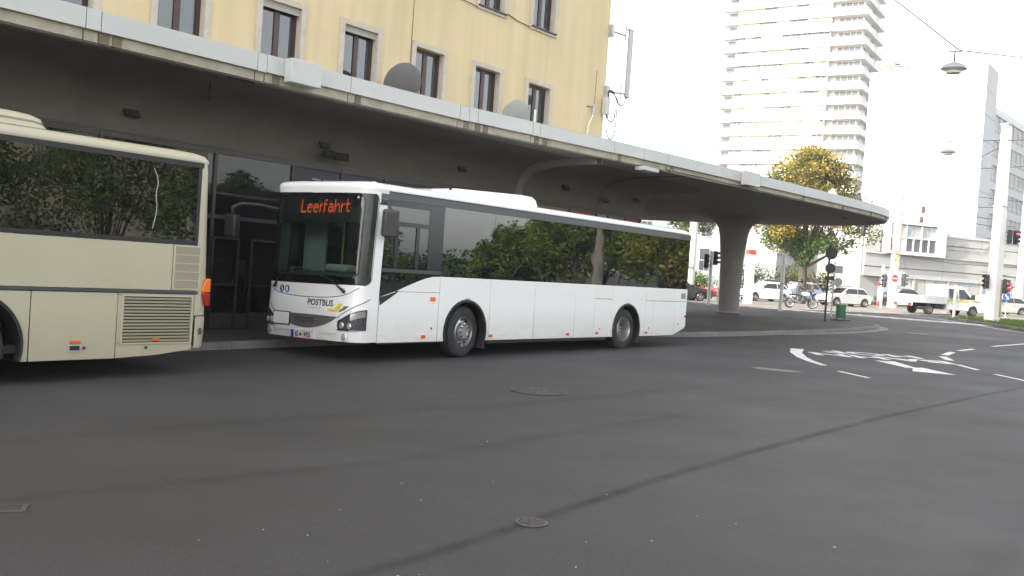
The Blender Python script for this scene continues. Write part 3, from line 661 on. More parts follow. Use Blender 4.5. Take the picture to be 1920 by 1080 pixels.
# ---------------------------------------------------------------- white bus: local x from front to rear, local y away from us, z up
BYAW = R(51.47)
bus = thing('city_bus', 'long white single decker bus with an orange lit destination display on its front', 'bus', (-2.8774, 15.8628, 0), BYAW)
bus.rotation_euler = (R(0), 0, BYAW)
BW, BL = 2.5, 12.22
g_side = glass('bus_side_glass', (.006,.007,.008), 2.1, .16, (.35,.42,.40), wobble=.09)
g_drv = glass('bus_driver_glass', (.02,.03,.03), 1.95, .75, (.50,.62,.57), wobble=.03)
g_ws = glass('bus_windscreen', (.02,.03,.03), 1.5, .88, (.62,.72,.67))
m_grey = mat('cantrail_grey', (.085,.085,.09), .5, var=.05)
m_seal = mat('black_seal', (.012,.012,.013), .5)
# front surface: plan curve swept up, th from 0 (our side) to pi (kerb side)
def FP(th, z, off=0.0, n=6.0):
    c = abs(math.cos(th)); s = abs(math.sin(th))
    y = 1.25 - math.copysign(1.25*c**(2/n), math.cos(th)); x = .41 + .49*(1-s**(2/n)) - .02*s**2
    if z > 1.3: x += .07*((z-1.3)/1.6)**1.4
    if z < 1.2: x -= .035*max(0, 1-((z-.62)/.5)**2)*s
    if z > 2.93: x += .30*((z-2.93)/.22)**2.2*(.25+.75*s); 
    nx = -s**.8; ny = -math.copysign(c**2.2, math.cos(th)); q = math.hypot(nx, ny) or 1
    return (x + off*nx/q - .03*y, y + off*ny/q, z - .025*y)
# positions across the front run along its curve: 1.25 is the middle, the flat part is the plain sideways position
_TH = sorted({math.acos((i/1500)**3) for i in range(1501)} | {.35*(i/800)**2 for i in range(801)}, reverse=True); _AR = [0.0]
for _i in range(len(_TH)-1):
    _a, _b = FP(_TH[_i], 1.33), FP(_TH[_i+1], 1.33); _AR.append(_AR[-1]+math.dist(_a, _b))
def th_of(y):
    k = min(abs(1.25-y), _AR[-1]); t = float(np.interp(k, _AR, _TH)); return t if y <= 1.25 else PI-t
def FY(y, z, off=0.0): return FP(th_of(y), z, off)
def fgrid(y0, y1, z0, z1, ny=24, nz=8, off=0.0, zf0=None, zf1=None):
    ts = [th_of(y0+(y1-y0)*i/ny) for i in range(ny+1)]
    rows = []
    for j in range(nz+1):
        row = []
        for t in ts:
            y = FP(t, 1)[1]; a = zf0(y) if zf0 else z0; b = zf1(y) if zf1 else z1
            row.append(FP(t, a+(b-a)*j/nz, off))
        rows.append(row)
    return MB().grid(rows)
def fpoly(pts, off, thick=.012):                # a raised patch on the front from an outline in (y, z)
    n = len(pts); a = [FY(y, z, off) for y, z in pts]; b = [FY(y, z, off-thick) for y, z in pts]
    c = (sum(p[0] for p in pts)/n, sum(p[1] for p in pts)/n); vs = a + b + [FY(*c, off)]
    return MB().add(vs, [(i, (i+1)%n, 2*n) for i in range(n)] + [(i, (i+1)%n, n+(i+1)%n, n+i) for i in range(n)])
Y0, Y1 = 1.25-_AR[-1], 1.25+_AR[-1]
apron = fgrid(Y0, Y1, .34, 1.33, 140, 12).build('front_apron', bus_white, bus, smooth=True, angle=60)
# windscreen opening between pillars
WY0, WY1, WZ0, WZ1 = -.16, 2.66, 1.345, 2.935
for a, b in ((Y0, WY0), (WY1, Y1)): fgrid(a, b, 1.33, 2.945, 8, 14).build('front_pillar', bus_white, bus, smooth=True, angle=60)
_ts = [th_of(Y0+(Y1-Y0)*i/90) for i in range(91)]
MB().grid([[(lambda p: (p[0], p[1], z))(FP(t, 2.93, -ins)) for t in _ts] for ins, z in ((0,2.93),(-.012,3.015),(-.016,3.05),(.0,3.09),(.06,3.125),(.18,3.15),(.5,3.175))]).build('front_dome', bus_white, bus, smooth=True, angle=60)
fgrid(WY0, WY1, 1.34, 2.94, 40, 12, -.008).build('windscreen', g_ws, bus, smooth=True)
# black ceramic edge: a ring just in front of the glass
def rr(y0, y1, z0, z1, r, n=6):
    out_ = []
    for cx, cz, a0 in ((y1-r, z1-r, 0), (y0+r, z1-r, 90), (y0+r, z0+r, 180), (y1-r, z0+r, 270)):
        for k in range(n+1): a = R(a0+90*k/n); out_.append((cx+r*math.cos(a), cz+r*math.sin(a)))
    return out_
def dens(pl, k=5): return [ (pl[i][0]+(pl[(i+1)%len(pl)][0]-pl[i][0])*j/k, pl[i][1]+(pl[(i+1)%len(pl)][1]-pl[i][1])*j/k) for i in range(len(pl)) for j in range(k)]
ou, inr = dens(rr(WY0-.02, WY1+.02, 1.325, 2.955, .16)), dens(rr(WY0+.26, WY1-.26, 1.47, 2.90, .12))
n = len(ou); ring = MB().add([FY(min(Y1,max(Y0,y)), z, .004) for y, z in ou] + [FY(y, z, .004) for y, z in inr], [(i, (i+1)%n, n+(i+1)%n, n+i) for i in range(n)])
# the corners of the white body round the glass
ring.build('windscreen_edge', mat('ceramic_black', (.006,.006,.007), .12), bus, smooth=True)
for sy, sz in ((0,0),(1,0),(0,1),(1,1)):
    cy = (WY0-.02) if not sy else (WY1+.02); cz = 1.325 if not sz else 2.955; r = .16
    pts = [(cy, cz)] + [(cy + (r - r*math.sin(R(90*k/8)))*(1 if not sy else -1), cz + (r - r*math.cos(R(90*k/8)))*(1 if not sz else -1)) for k in range(9)]
    MB().add([FY(min(Y1,max(Y0,y)), z, .008) for y, z in pts], [(0, k, k+1) for k in range(1, 9)]).build('windscreen_corner', bus_white, bus)
# destination display behind the glass
fgrid(-.05, 2.55, 2.42, 2.93, 30, 2, -.06).build('display_panel', mat('display_black', (.003,.003,.003), .4), bus)
LED = {'L':["X....","X....","X....","X....","X....","X....","X....","X....","XXXXX"],'e':[".....",".....",".....",".XXX.","X...X","XXXXX","X....","X....",".XXX."],'r':["...","...","...","X.X","XX.","X..","X..","X..","X.."],
 'f':[".XX","X..","X..","XXX","X..","X..","X..","X..","X.."],'a':[".....",".....",".....",".XXX.","....X",".XXXX","X...X","X..XX",".XX.X"],'h':["X....","X....","X....","X.XX.","XX..X","X...X","X...X","X...X","X...X"],'t':[".X..",".X..",".X..","XXXX",".X..",".X..",".X..",".X..","..XX"]}
led = MB(); px = .0205*1.27; xx = 0; tot = sum(len(LED[c][0])+1 for c in 'Leerfahrt')-1; lw = .0092
for c in 'Leerfahrt':
    for j, row in enumerate(LED[c]):
        for i, ch in enumerate(row):
            if ch != 'X': continue
            for dz in (0, .5):
                y = 1.70 - (xx+i)*1.08*px*.985; z = 2.83 - (j+dz)*.0255
                led.add([FY(y+sy*lw, z+sz*lw*1.15, -.045) for sy, sz in ((-1,-1),(1,-1),(1,1),(-1,1))], [(0,1,2,3)])
    xx += len(LED[c][0])+1
led.build('led_lettering', mat('led_orange', (.5,.08,.01), .5, emit=(1.0, .13, .02), estr=.22), bus)
# front trim lines, grille, lettering
def fline(pts, w=.006, off=.003, name='panel_line', m_=m_seal):
    pts = [Vector(p) for p in pts]; q = []
    for i in range(len(pts)-1):
        for k in range(6): q.append(pts[i].lerp(pts[i+1], k/6))
    q.append(pts[-1]); rows = []
    for i, p in enumerate(q):
        t = (q[min(i+1,len(q)-1)]-q[max(i-1,0)]).normalized(); nn = Vector((-t.y, t.x))*w
        rows.append([FY(p.x-nn.x, p.y-nn.y, off), FY(p.x+nn.x, p.y+nn.y, off)])
    return MB().grid(rows).build(name, m_, bus)
smile = chaikin([(.05,1.29),(.30,1.15),(.70,1.095),(1.25,1.08),(1.8,1.095),(2.2,1.15),(2.45,1.29)], 2); fline([(p.x, p.y) for p in smile])
for sgn in (0, 1):
    mir = (lambda y: 1.55*y-.218) if not sgn else (lambda y: 2.5-(1.55*y-.218))
    q = chaikin([(.03,1.10),(.10,1.04),(.28,.90),(.43,.745)], 2); fline([(mir(p.x), p.y) for p in q], .007)
    mi2 = (lambda y: y) if not sgn else (lambda y: 2.5-y)
    # headlamp cluster
    mm2 = (lambda y: y) if not sgn else (lambda y: 2.5-y)
    ht = lambda y: float(np.interp(mm2(y), (-.12,-.02,.20,.34,.42), (.945,.925,.825,.74,.70))); hbm = lambda y: float(np.interp(mm2(y), (-.12,-.06,.0,.40,.42), (.80,.64,.548,.535,.60)))
    hl = fgrid(mm2(-.12), mm2(.42), 0, 1, 20, 6, .012, hbm, ht).build('headlight', mat('headlamp_dark', (.09,.09,.095), .12, metal=.5, var=.5, scale=22), bus)
    for yy, zz, r_ in ((.32,.625,.060),(.17,.62,.055)): 
        c = Vector(FY(mm2(yy), zz, .014)); MB().ball(c, (.02, r_, r_), 14, 8).build('lamp', lamp_glass, hl, smooth=True)
    fgrid(mm2(-.09), mm2(.16), 0, 1, 8, 2, .018, lambda y: ht(y)-.13, lambda y: ht(y)-.02).build('indicator', mat('indicator_glass', (.35,.35,.36), .1, metal=.5, var=.2, scale=25), hl)
    fgrid(mm2(.02), mm2(.41), .535, .555, 8, 1, .02).build('lamp_trim', chrome, hl)
    c = Vector(FY(mi2(.27), .425, .004)); fg = MB().ball(c, (.018, .062, .062), 14, 8).build('fog_light', lamp_glass, bus, smooth=True)
    MB().lathe([(.062,-.01),(.085,.0),(.062,.012)], 20, Matrix.Translation(c) @ Matrix.Rotation(R(-90), 4, 'Y'), cap=False).build('fog_ring', bus_white, fg, smooth=True)
    fpoly([(mi2(a), b) for a, b in ((.42,.50),(.52,.46),(.80,.46),(.84,.48),(.80,.50),(.55,.505))], .012).build('bumper_crease', bus_white, bus)
gp = [(.44+1.62*k/14, .765+.012*math.sin(PI*k/14)) for k in range(15)]; gq = [(2.06-1.62*k/14, .765-.235*math.sin(PI*k/14)**.75) for k in range(1,14)]
gr = fpoly(gp+gq, .006).build('grille', mat('grille_grey', (.10,.102,.105), .45, var=.1), bus)
bt = MB(); txt(bt, 'IVECO', .125, lambda x, y: FY(1.52-x*1.35, .635+y, .016), bold=.006, space=1.05); bt.build('emblem', mat('emblem_grey', (.26,.26,.265), .3, metal=.8), gr)
txt(bt2 := MB(), 'POSTBUS', .150, lambda x, y: FY(1.24-x*1.08, .945+y, .004), bold=.0035); bt2.build('operator_lettering', mat('letter_black', (.02,.02,.022), .5), bus)
txt(bt3 := MB(), 'Ein Unternehmen der ÖBB', .030, lambda x, y: FY(1.23-x*1.05, .885+y, .004)); bt3.build('small_lettering', mat('letter_mid', (.3,.3,.3), .5), bus)
sw = chaikin([(.70,.885),(.62,.862),(.52,.862),(.46,.90),(.42,1.00),(.35,1.02)], 2); sx = [(p.x, p.y) for p in sw]
fpoly([(.72,.890),(.62,.870),(.53,.868),(.48,.90),(.44,1.0),(.35,1.0),(.39,.92),(.46,.862),(.56,.845),(.65,.860)], .004, .004).build('logo_swoosh', mat('logo_yellow', (.72,.52,.02), .5, var=.02), bus)
fpoly([(.43,.872),(.34,.92),(.27,.955),(.33,.955),(.245,.962),(.20,.965),(.30,.89),(.40,.852)], .004, .004).build('logo_wing', mat('logo_grey', (.10,.10,.11), .5), bus)
fpoly(rr(1.68, 2.12, .565, .775, .02, 3), .022, .02).build('cover_plate', mat('plate_white', (.80,.80,.77), .5), bus)
fpoly(rr(1.655, 2.145, .547, .793, .02, 3), .016, .015).build('cover_plate_frame', mat('plate_frame', (.02,.02,.02), .5), bus)
npl = fpoly([(1.58,.335),(.97,.335),(.97,.475),(1.58,.475)], .035, .03).build('number_plate', mat('plate_face', (.70,.70,.68), .4), bus)
fpoly([(1.58,.335),(1.505,.335),(1.505,.475),(1.58,.475)], .038, .004).build('eu_band', mat('eu_blue', (.012,.03,.30), .4), npl)
for z in (.337, .467): fpoly([(1.505,z),(.97,z),(.97,z+.007),(1.505,z+.007)], .038, .004).build('red_rule', mat('rule_red', (.5,.02,.02), .5), npl)
txt(b5 := MB(), 'BD', .125, lambda x, y: FY(1.47-x*.62, .362+y, .040), bold=.003); b5.build('plate_lettering', mat('letter_black', (.02,.02,.02)), npl); txt(b4 := MB(), '14933', .125, lambda x, y: FY(1.27-x*.68, .362+y, .040), bold=.003); b4.build('plate_lettering', mat('letter_black', (.02,.02,.02)), npl)
fpoly([(1.345,.43),(1.295,.43),(1.295,.39),(1.32,.365),(1.345,.39)], .040, .003).build('crest', mat('crest_dark', (.06,.03,.03), .5), npl)
m_pic = mat('sign_blue', (.015,.035,.17), .4)
for y in (1.985, 1.835):
    pc = MB(); c = [(y+.062*math.cos(2*PI*k/20), 1.205+.072*math.sin(2*PI*k/20)) for k in range(20)]; d_ = fpoly(c, .004, .004).build('pictogram', m_pic, bus)
    w_ = MB()
    if y > 1.9:
        for a, b in (((0,.035),(0,-.005)),((0,-.005),(-.025,-.008)),((-.025,-.008),(-.032,-.04)),((.0,.012),(-.022,.012))): w_.tube([FY(y+a[0],1.205+a[1],.007), FY(y+b[0],1.205+b[1],.007)], .006, 5)
        w_.tube([FY(y+.008+.028*math.cos(R(t)),1.19+.03*math.sin(R(t)),.007) for t in range(80,330,25)], .004, 5); w_.ball(FY(y,1.252,.006), .011, 8, 5)
    else:
        w_.tube([FY(y,1.235,.006),FY(y,1.20,.006),FY(y,1.155,.006)], [.014,.02,.012], 6); w_.ball(FY(y,1.255,.006), .012, 8, 5)
    w_.build('symbol', mat('sign_white', (.75,.75,.75), .5), d_)
# wipers
for (a, b, c) in (((2.17,1.25),(2.0,1.44),(1.62,1.56)), ((.34,1.22),(.62,1.40),(.95,1.475))):
    wp = MB(); wp.tube([FY(*a,.03), FY(a[0]+(b[0]-a[0])*.45, a[1]+(b[1]-a[1])*.45, .05)], [.030,.018], 8); wp.tube([FY(a[0]+(b[0]-a[0])*.4, a[1]+(b[1]-a[1])*.4, .05), FY(*b,.05), FY(*c,.045)], .010, 6)
    e = (c[0]-.42, c[1]+.01); wp.tube([FY(c[0]+.35, c[1]-.005, .03), FY(*c,.03), FY(*e,.03)], .009, 6); wp.ball(FY(*a,.035), .035, 10, 6); wp.build('wiper', black_plastic, bus, smooth=True)
tri = fpoly([(.20,2.845),(.26,2.845),(.225,2.895)], .006, .003).build('sticker', mat('sticker_grey', (.45,.45,.45), .5), bus)
fline([(Y0+.005,.345),(Y0+.005,1.0),(Y0+.005,1.33)], .003)

# ---- sides
def arch_cut(x0, x1, z0, z1, cx, r, cz=.50, n=16):
    """outline of a side panel with a wheel arch out of its lower edge"""
    k = math.sqrt(max(0, r*r-(z0-cz)**2)); a0 = math.atan2(z0-cz, -k); 
    pts = [(x0, z1), (x0, z0)]
    xa, xb = cx-k, cx+k; A0 = math.atan2(z0-cz, xa-cx); A1 = math.atan2(z0-cz, xb-cx)
    if A0 < 0: A0 += 2*PI
    pts += [(cx+r*math.cos(A0+(A1-A0)*i/n), cz+r*math.sin(A0+(A1-A0)*i/n)) for i in range(n+1)]
    return pts + [(x1, z0), (x1, z1)]
def side_panel(poly, name, m_, y=0.0, th=.022, bev=.005, parent=bus):
    return MB().prism([(x, y, z) for x, z in poly], (0, th if y < 1 else -th, 0)).build(name, m_, parent, bevel=bev)
ZS, ZB = .33, 1.555; FX, RX = 3.245, 9.20; AR = .635; G = .007
sg0 = lambda s: -1 if s == 0 else 1
curve = [(.915,1.145),(1.10,1.20),(1.34,1.265),(1.60,1.36),(1.83,1.44),(2.05,1.505),(2.25,1.545),(2.45,1.553)]
for side in (0, 1):
    y = 0.0 if side == 0 else BW
    if side == 0:
        side_panel([(.90,ZS),(2.45-G,ZS),(2.45-G,1.245),(1.28,1.245),(1.10,1.20-.004),(.915,1.14)], 'side_panel', bus_white, y)
        side_panel([(1.36,1.252),(2.45-G,1.252),(2.45-G,1.553)]+curve[:-1][::-1][:5], 'side_panel', bus_white, y)
    else: side_panel([(.90,ZS),(2.45-G,ZS),(2.45-G,ZB),(.90,ZB)], 'side_panel', bus_white, y)
    side_panel(arch_cut(2.45+G, 3.95-G, ZS, ZB, FX, AR), 'side_panel', bus_white, y)
    for a, b in ((3.95,5.44),(5.44,6.96),(6.96,7.75)): side_panel([(a+G,ZS),(b-G,ZS),(b-G,ZB),(a+G,ZB)], 'side_panel', bus_white, y)
    side_panel([(7.75+G,ZS),(8.51-G,ZS),(8.51-G,1.225),(7.75+G,1.225)], 'side_panel', bus_white, y)
    side_panel([(7.75+G,1.235),(8.51-G,1.235),(8.51-G,ZB),(7.75+G,ZB)], 'side_panel', bus_white, y)
    side_panel(arch_cut(8.51+G, 10.05-G, ZS, ZB, RX, AR), 'side_panel', bus_white, y)
    side_panel([(10.05+G,ZS),(10.46-G,ZS),(10.46-G,1.215),(10.05+G,1.215)], 'side_panel', bus_white, y)
    side_panel([(10.46+G,ZS),(11.50,ZS),(11.57,.345),(11.57,1.215),(10.46+G,1.215)], 'side_panel', bus_white, y)
    side_panel([(10.05+G,1.225),(11.57,1.225),(11.57,ZB),(10.05+G,ZB)], 'side_panel', bus_white, y)
    side_panel([(11.57+2*G,.35),(12.10,.50),(BL-.02,.56),(BL-.02,1.215),(11.57+2*G,1.215)], 'side_panel', bus_white, y)
    side_panel([(11.57+2*G,1.225),(BL-.02,1.225),(BL-.02,ZB),(11.57+2*G,ZB)], 'side_panel', bus_white, y)
    # dark backing that shows in the joints
    for a, b in ((.95,2.56),(3.93,8.50),(9.90,12.0)): MB().box(a, b, min(y-sg0(side)*.03, y-sg0(side)*.05), max(y-sg0(side)*.03, y-sg0(side)*.05), .40 if b < 12 else .55, 1.54).build('side_liner', black_plastic, bus)
    # arch lips
    for cx in (FX, RX):
        lip = MB(); rows = []
        for k in range(21):
            a = R(-15+210*k/20); rows.append([(cx+(AR-.0)*math.cos(a), y-(.012 if side==0 else -.012), .50+AR*math.sin(a)), (cx+(AR-.045)*math.cos(a), y-(.012 if side==0 else -.012), .50+(AR-.045)*math.sin(a)), (cx+(AR-.045)*math.cos(a), y+(.30 if side==0 else -.30), .50+(AR-.045)*math.sin(a)), (cx+AR*math.cos(a), y+(.30 if side==0 else -.30), .50+AR*math.sin(a))])
        lip.grid(rows).build('wheel_arch', black_plastic, bus, smooth=True)
    # panes: flush glazing with thin joints
    xs_w = [2.45, 3.95, 5.44, 6.96, 7.75, 8.51, 10.05, 11.57, BL-.04]
    for i in range(len(xs_w)-1): side_panel([(xs_w[i]+.004,ZB+.004),(xs_w[i+1]-.004,ZB+.004),(xs_w[i+1]-.004,2.865),(xs_w[i]+.004,2.865)], 'side_window', g_side, y+(.002 if side==0 else -.002), .008, 0)
    if side == 0:
        fr_ = [(.80,2.865),(.905,1.155)]
        side_panel([(.79,2.865),(.905,1.66),(2.446,1.66),(2.446,2.865)], 'driver_window', g_drv, .002, .008, 0)
        side_panel([(.91,1.59),(.914,1.155)]+[(a,b+.006) for a, b in curve[1:]]+[(2.446,1.565),(2.446,1.59)], 'driver_window', g_drv, .003, .008, 0)
        bar = MB(); bar.box(.905,2.45,-.012,.02,1.592,1.656); bar.build('window_bar', dark_grey, bus)
        fm = MB(); fm.box(1.20,2.30,-.010,.0,2.42,2.50); fm.box(1.18,1.27,-.010,.0,1.66,2.42); fm.box(1.72,1.80,-.014,.0,1.66,2.42); fm.box(2.05,2.446,-.004,.0,1.66,2.865); fm.box(.80,2.05,-.004,.0,2.76,2.865); fm.build('window_frame', mat('frit_grey', (.022,.025,.032), .15), bus)
        side_panel([(.913,1.14),(.918,.995),(1.36,1.243),(1.33,1.25),(1.1,1.19)], 'corner_trim', black_plastic, -.004, .03, 0)
    else: side_panel([(.80,2.865),(.905,ZB),(2.446,ZB),(2.446,2.865)], 'side_window', g_side, BW-.002, .008, 0)
    sg = -1 if side == 0 else 1
    MB().box(.80, BL-.03, min(y+sg*.004,y-sg*.02), max(y+sg*.004,y-sg*.02), 2.87, 2.995).build('cantrail', m_grey, bus)
    MB().box(.89, BL-.05, min(y+sg*.006,y-sg*.02), max(y+sg*.006,y-sg*.02), 2.996, 3.014).build('gutter_seal', m_seal, bus)
# roof with rounded edges, and the rear
sec = [(-.012,3.015),(-.018,3.05),(0.0,3.09),(.06,3.125),(.18,3.15),(.5,3.175),(1.25,3.19)]; sec = sec + [(2.5-a, b) for a, b in sec[:-1][::-1]]
rows = []
for x, k in ((.86,0),(1.0,0),(1.2,0),(BL-.35,0),(BL-.15,.03),(BL-.04,.09),(BL,.17)): rows.append([(x, 1.25+(a-1.25)*(1-k*.45), 3.015+(b-3.015)*(1-k/.175*.85)) for a, b in sec])
MB().grid(rows).add([rows[-1][i] for i in range(len(sec))], [tuple(range(len(sec)))]).build('roof', bus_white, bus, smooth=True, angle=60)
rp = []
for z, xo in ((.50,.0),(.56,.02),(1.2,.03),(2.0,0),(2.9,-.05),(3.03,-.10)):
    rp.append([(BL-.10, -.001+.0, z), (BL-.03+xo*.3, .02, z), (BL+xo, .10, z), (BL+xo+.03, .6, z), (BL+xo+.04, 1.25, z), (BL+xo+.03, 1.9, z), (BL+xo, 2.40, z), (BL-.03+xo*.3, 2.48, z), (BL-.10, 2.501, z)])
MB().grid(rp).build('rear_panel', bus_white, bus, smooth=True, angle=60)
MB().box(BL-.02, BL+.05, .01, .12, .98, 1.10).build('rear_lamp', black_plastic, bus); MB().box(BL-.10, BL+.01, -.010, .04, .80, .86).build('side_reflector', red_lens, bus)
# chassis, floor and what shows through the glass
MB().box(.75, BL-.25, .46, 2.04, .42, .50).build('floor_pan', black_plastic, bus)
un = MB(); un.box(.95,2.5,.06,2.44,.30,.42); un.box(4.0,8.4,.06,2.44,.26,.42); un.box(10.0,11.6,.06,2.44,.30,.42); un.build('underframe', black_plastic, bus)
m_in = mat('bus_interior', (.16,.17,.17), .8, var=.1); m_seat = mat('bus_seat', (.05,.06,.09), .9, var=.3)
it = MB(); it.box(.95,BL-.3,.05,2.45,1.18,1.20); it.box(1.0,BL-.3,.05,2.45,2.86,2.88); it.box(BL-.32,BL-.3,.05,2.45,.9,2.86)
it.build('cabin', m_in, bus)
for i in range(9):
    x = 3.3+.92*i
    for y in (.12, 1.45): sb = MB(); sb.box(x,x+.42,y,y+.92,1.25,1.36); sb.box(x+.36,x+.46,y,y+.92,1.36,2.0); sb.build('seat', m_seat, bus, bevel=.03)
ds = MB(); ds.box(1.55,2.0,.45,.95,1.25,1.38); ds.box(1.95,2.08,.45,.95,1.38,2.15); ds.build('driver_seat', m_seat, bus, bevel=.04)
db = MB(); db.add([(.62,.12,1.38),(.62,2.38,1.38),(.98,2.38,1.50),(1.05,.12,1.52),(.62,.12,.9),(.62,2.38,.9),(1.1,2.38,.9),(1.1,.12,.9)], [(0,1,2,3),(4,7,6,5),(3,2,6,7),(0,4,5,1),(0,3,7,4),(1,5,6,2)]); db.build('dashboard', mat('dash_grey', (.14,.17,.165), .6, var=.1), bus)
MB().lathe([(.21+.018*math.cos(2*PI*k/8), .018*math.sin(2*PI*k/8)) for k in range(9)], 24, Matrix.Translation((1.22,.70,1.66)) @ Matrix.Rotation(R(-30),4,'Y'), cap=False).build('steering_wheel', black_plastic, bus, smooth=True)
MB().box(1.0,1.3,1.05,1.65,1.52,1.66).build('ticket_machine', mat('machine_white', (.55,.60,.58), .5), bus, bevel=.05)
MB().box(2.06,2.10,.15,1.35,1.0,2.5).build('driver_screen', mat('screen_dark', (.03,.04,.04), .4), bus)
# door leaves on the far side and a pale advert screen inside
MB().box(1.10,1.14,1.75,2.38,1.2,2.45).build('door_screen', mat('pale_screen', (.34,.42,.39), .7, var=.08), bus)
MB().tube([(1.35,1.55,.9),(1.35,1.55,2.86)], .02, 8).build('handrail', mat('rail_yellow', (.5,.4,.05), .4), bus)
for x, y in ((1.02,.14),(1.08,.10)): MB().tube([(x,y,1.1),(x+.03,y+.02,2.3)], .010, 6).build('cable', mat('cord_tan', (.3,.25,.15), .8), bus)
# roof unit
ac = [[(2.42,.42,3.17),(2.42,2.08,3.17)],[(2.55,.45,3.22),(2.55,2.05,3.22)],[(3.2,.45,3.30),(3.2,2.05,3.30)],[(5.3,.45,3.385),(5.3,2.05,3.385)],[(5.66,.45,3.375),(5.66,2.05,3.375)],[(5.80,.45,3.32),(5.80,2.05,3.32)],[(5.85,.42,3.17),(5.85,2.08,3.17)]]
am = MB().grid(ac)
for q in (0, 1): am.add([r[q] for r in ac], [tuple(range(len(ac)))])
am.build('roof_unit', bus_white, bus, bevel=.03, seg=3)
hb_ = MB(); hb_.box(2.6,2.75,1.0,1.5,3.3,3.33); MB().tube([(3.0,.46,3.26),(3.08,.46,3.27)], .02, 6).build('roof_unit_catch', dark_grey, bus)
for y in (.12, 2.3): MB().ball((.72 if y < 1 else .76, y, 3.13), (.06,.03,.025), 8, 5).build('marker_lamp', white_coat, bus)
# side details
for x, z in ((2.07,.43),(4.02,.42),(6.72,.42),(7.90,.43),(10.16,.42)): MB().box(x-.055,x+.055,-.018,0,z-.03,z+.03).build('side_marker', mat('marker_orange', (.62,.10,.01), .3), bus, bevel=.008)
MB().box(2.20,2.33,-.02,0,1.09,1.17).build('side_indicator', amber, bus, bevel=.02)
for x, z in ((2.28,.58),(8.02,.53),(10.27,.53),(11.80,.62)): MB().lathe([(.022,0),(.022,.004),(.001,.006)], 10, Matrix.Translation((x,-.001,z)) @ Matrix.Rotation(R(90),4,'X'), cap=False).build('lock', dark_grey, bus)
vn = MB(); vn.box(11.86,12.10,-.004,0,1.30,1.45); vnn = vn.build('side_vent', mat('vent_grey', (.36,.37,.37), .6), bus)
for k in range(6): MB().box(11.87,12.09,-.008,-.004,1.31+k*.023,1.322+k*.023).build('slat', mat('vent_slat', (.2,.2,.2), .6), vnn)
MB().box(11.60,12.08,-.006,0,2.90,2.955).build('rear_slot', black_plastic, bus)
for cx in (FX, RX): MB().box(cx-.06,cx+.06,-.016,0,1.145,1.155).build('arch_badge', dark_grey, bus)
for x in (4.02, 10.10): txt(q := MB(), '2', .06, lambda a, b, x=x: (x-.07+a, -.003, .40+b)); q.build('panel_number', dark_grey, bus)
MB().box(3.86,3.90,.04,.36,.16,.62).build('mud_flap', rubber, bus); MB().box(9.80,9.84,.04,.60,.16,.60).build('mud_flap', rubber, bus)
X = Matrix.Translation((FX,.20,.50)) @ Matrix.Rotation(R(7),4,'Z') @ Matrix.Rotation(R(90),4,'X')
wheel(bus, X, .50, .30, .30, m_rim, 'front')
wheel(bus, Matrix.Translation((FX,2.30,.50)) @ Matrix.Rotation(R(7),4,'Z') @ Matrix.Rotation(R(-90),4,'X'), .50, .30, .30, m_rim, 'front')
wheel(bus, Matrix.Translation((RX,.22,.50)) @ Matrix.Rotation(R(90),4,'X'), .50, .30, .30, m_rim, 'rear'); wheel(bus, Matrix.Translation((RX,2.28,.50)) @ Matrix.Rotation(R(-90),4,'X'), .50, .30, .30, m_rim, 'rear')
# mirrors
mr = MB().box(-.14,.14,-.10,.10,-.24,.24, X=Matrix.Translation((.86,-.20,2.44)) @ Matrix.Rotation(R(-28),4,'Z') @ Matrix.Rotation(R(6),4,'X')).build('mirror', mat('mirror_shell', (.045,.043,.045), .5, var=.1), bus, bevel=.045, seg=3)
ma = MB(); ma.tube([(.80,.02,2.78),(.84,-.13,2.80),(.86,-.2,2.68)], .022, 8); ma.build('mirror_arm', black_plastic, mr, smooth=True)
fa = MB(); fa.tube([(.55,2.40,2.60),(.25,2.62,2.66),(-.08,2.80,2.66),(-.20,2.88,2.58),(-.20,2.88,2.45)], [.035,.04,.045,.045,.03], 8); far_m = fa.build('mirror_arm', black_plastic, bus, smooth=True)
MB().box(-.09,.09,-.12,.12,-.24,.20, X=Matrix.Translation((-.20,2.88,2.26)) @ Matrix.Rotation(R(20),4,'Z')).build('mirror', black_plastic, bus, bevel=.04, seg=3)
# ---------------------------------------------------------------- cream bus on the left: local x towards its rear, y away from us
CB = ST(-16.672, 4.944, 0.0); CG = -.115
cbus = thing('cream_bus', 'cream coloured bus cut by the left edge of the picture, seen from its rear corner', 'bus', (CB.x, CB.y, CG), R(51.3))
cz = -CG
g_cream = glass('cream_bus_glass', (.006,.007,.006), 1.62, .12, (.3,.34,.3), wobble=.08)
cream_dark = mat('cream_shade', (.50,.46,.33), .4, var=.04, coat=.2)
def cpanel(poly, name, m_, y=0.0, th=.022, bev=.006, parent=cbus): return MB().prism([(x, y, z+cz) for x, z in poly], (0, th, 0)).build(name, m_, parent, bevel=bev)
XR = 1.36; XF = -10.6
cpanel([(XF,1.16),(.79,1.16),(.79,1.82),(XF,1.82)], 'side_panel', cream_paint)
cpanel([(.80,1.16),(1.24,1.16),(1.24,1.82),(.80,1.82)], 'side_panel', cream_paint)
wcx, war = -1.93, .70
k = math.sqrt(war**2-(.20-.40)**2)
ap = [(wcx+war*math.cos(t), .40+war*math.sin(t)) for t in np.linspace(math.asin(-.2/war)+0, PI-math.asin(-.2/war), 20)]
cpanel([(-1.172,.20),(-1.172,1.105)] + [(-2.75,1.105),(-2.75,.20)] + ap[::-1], 'side_panel', cream_paint)
cpanel([(-1.158,.20),(-.006,.205),(-.006,1.105),(-1.158,1.105)], 'side_panel', cream_paint)
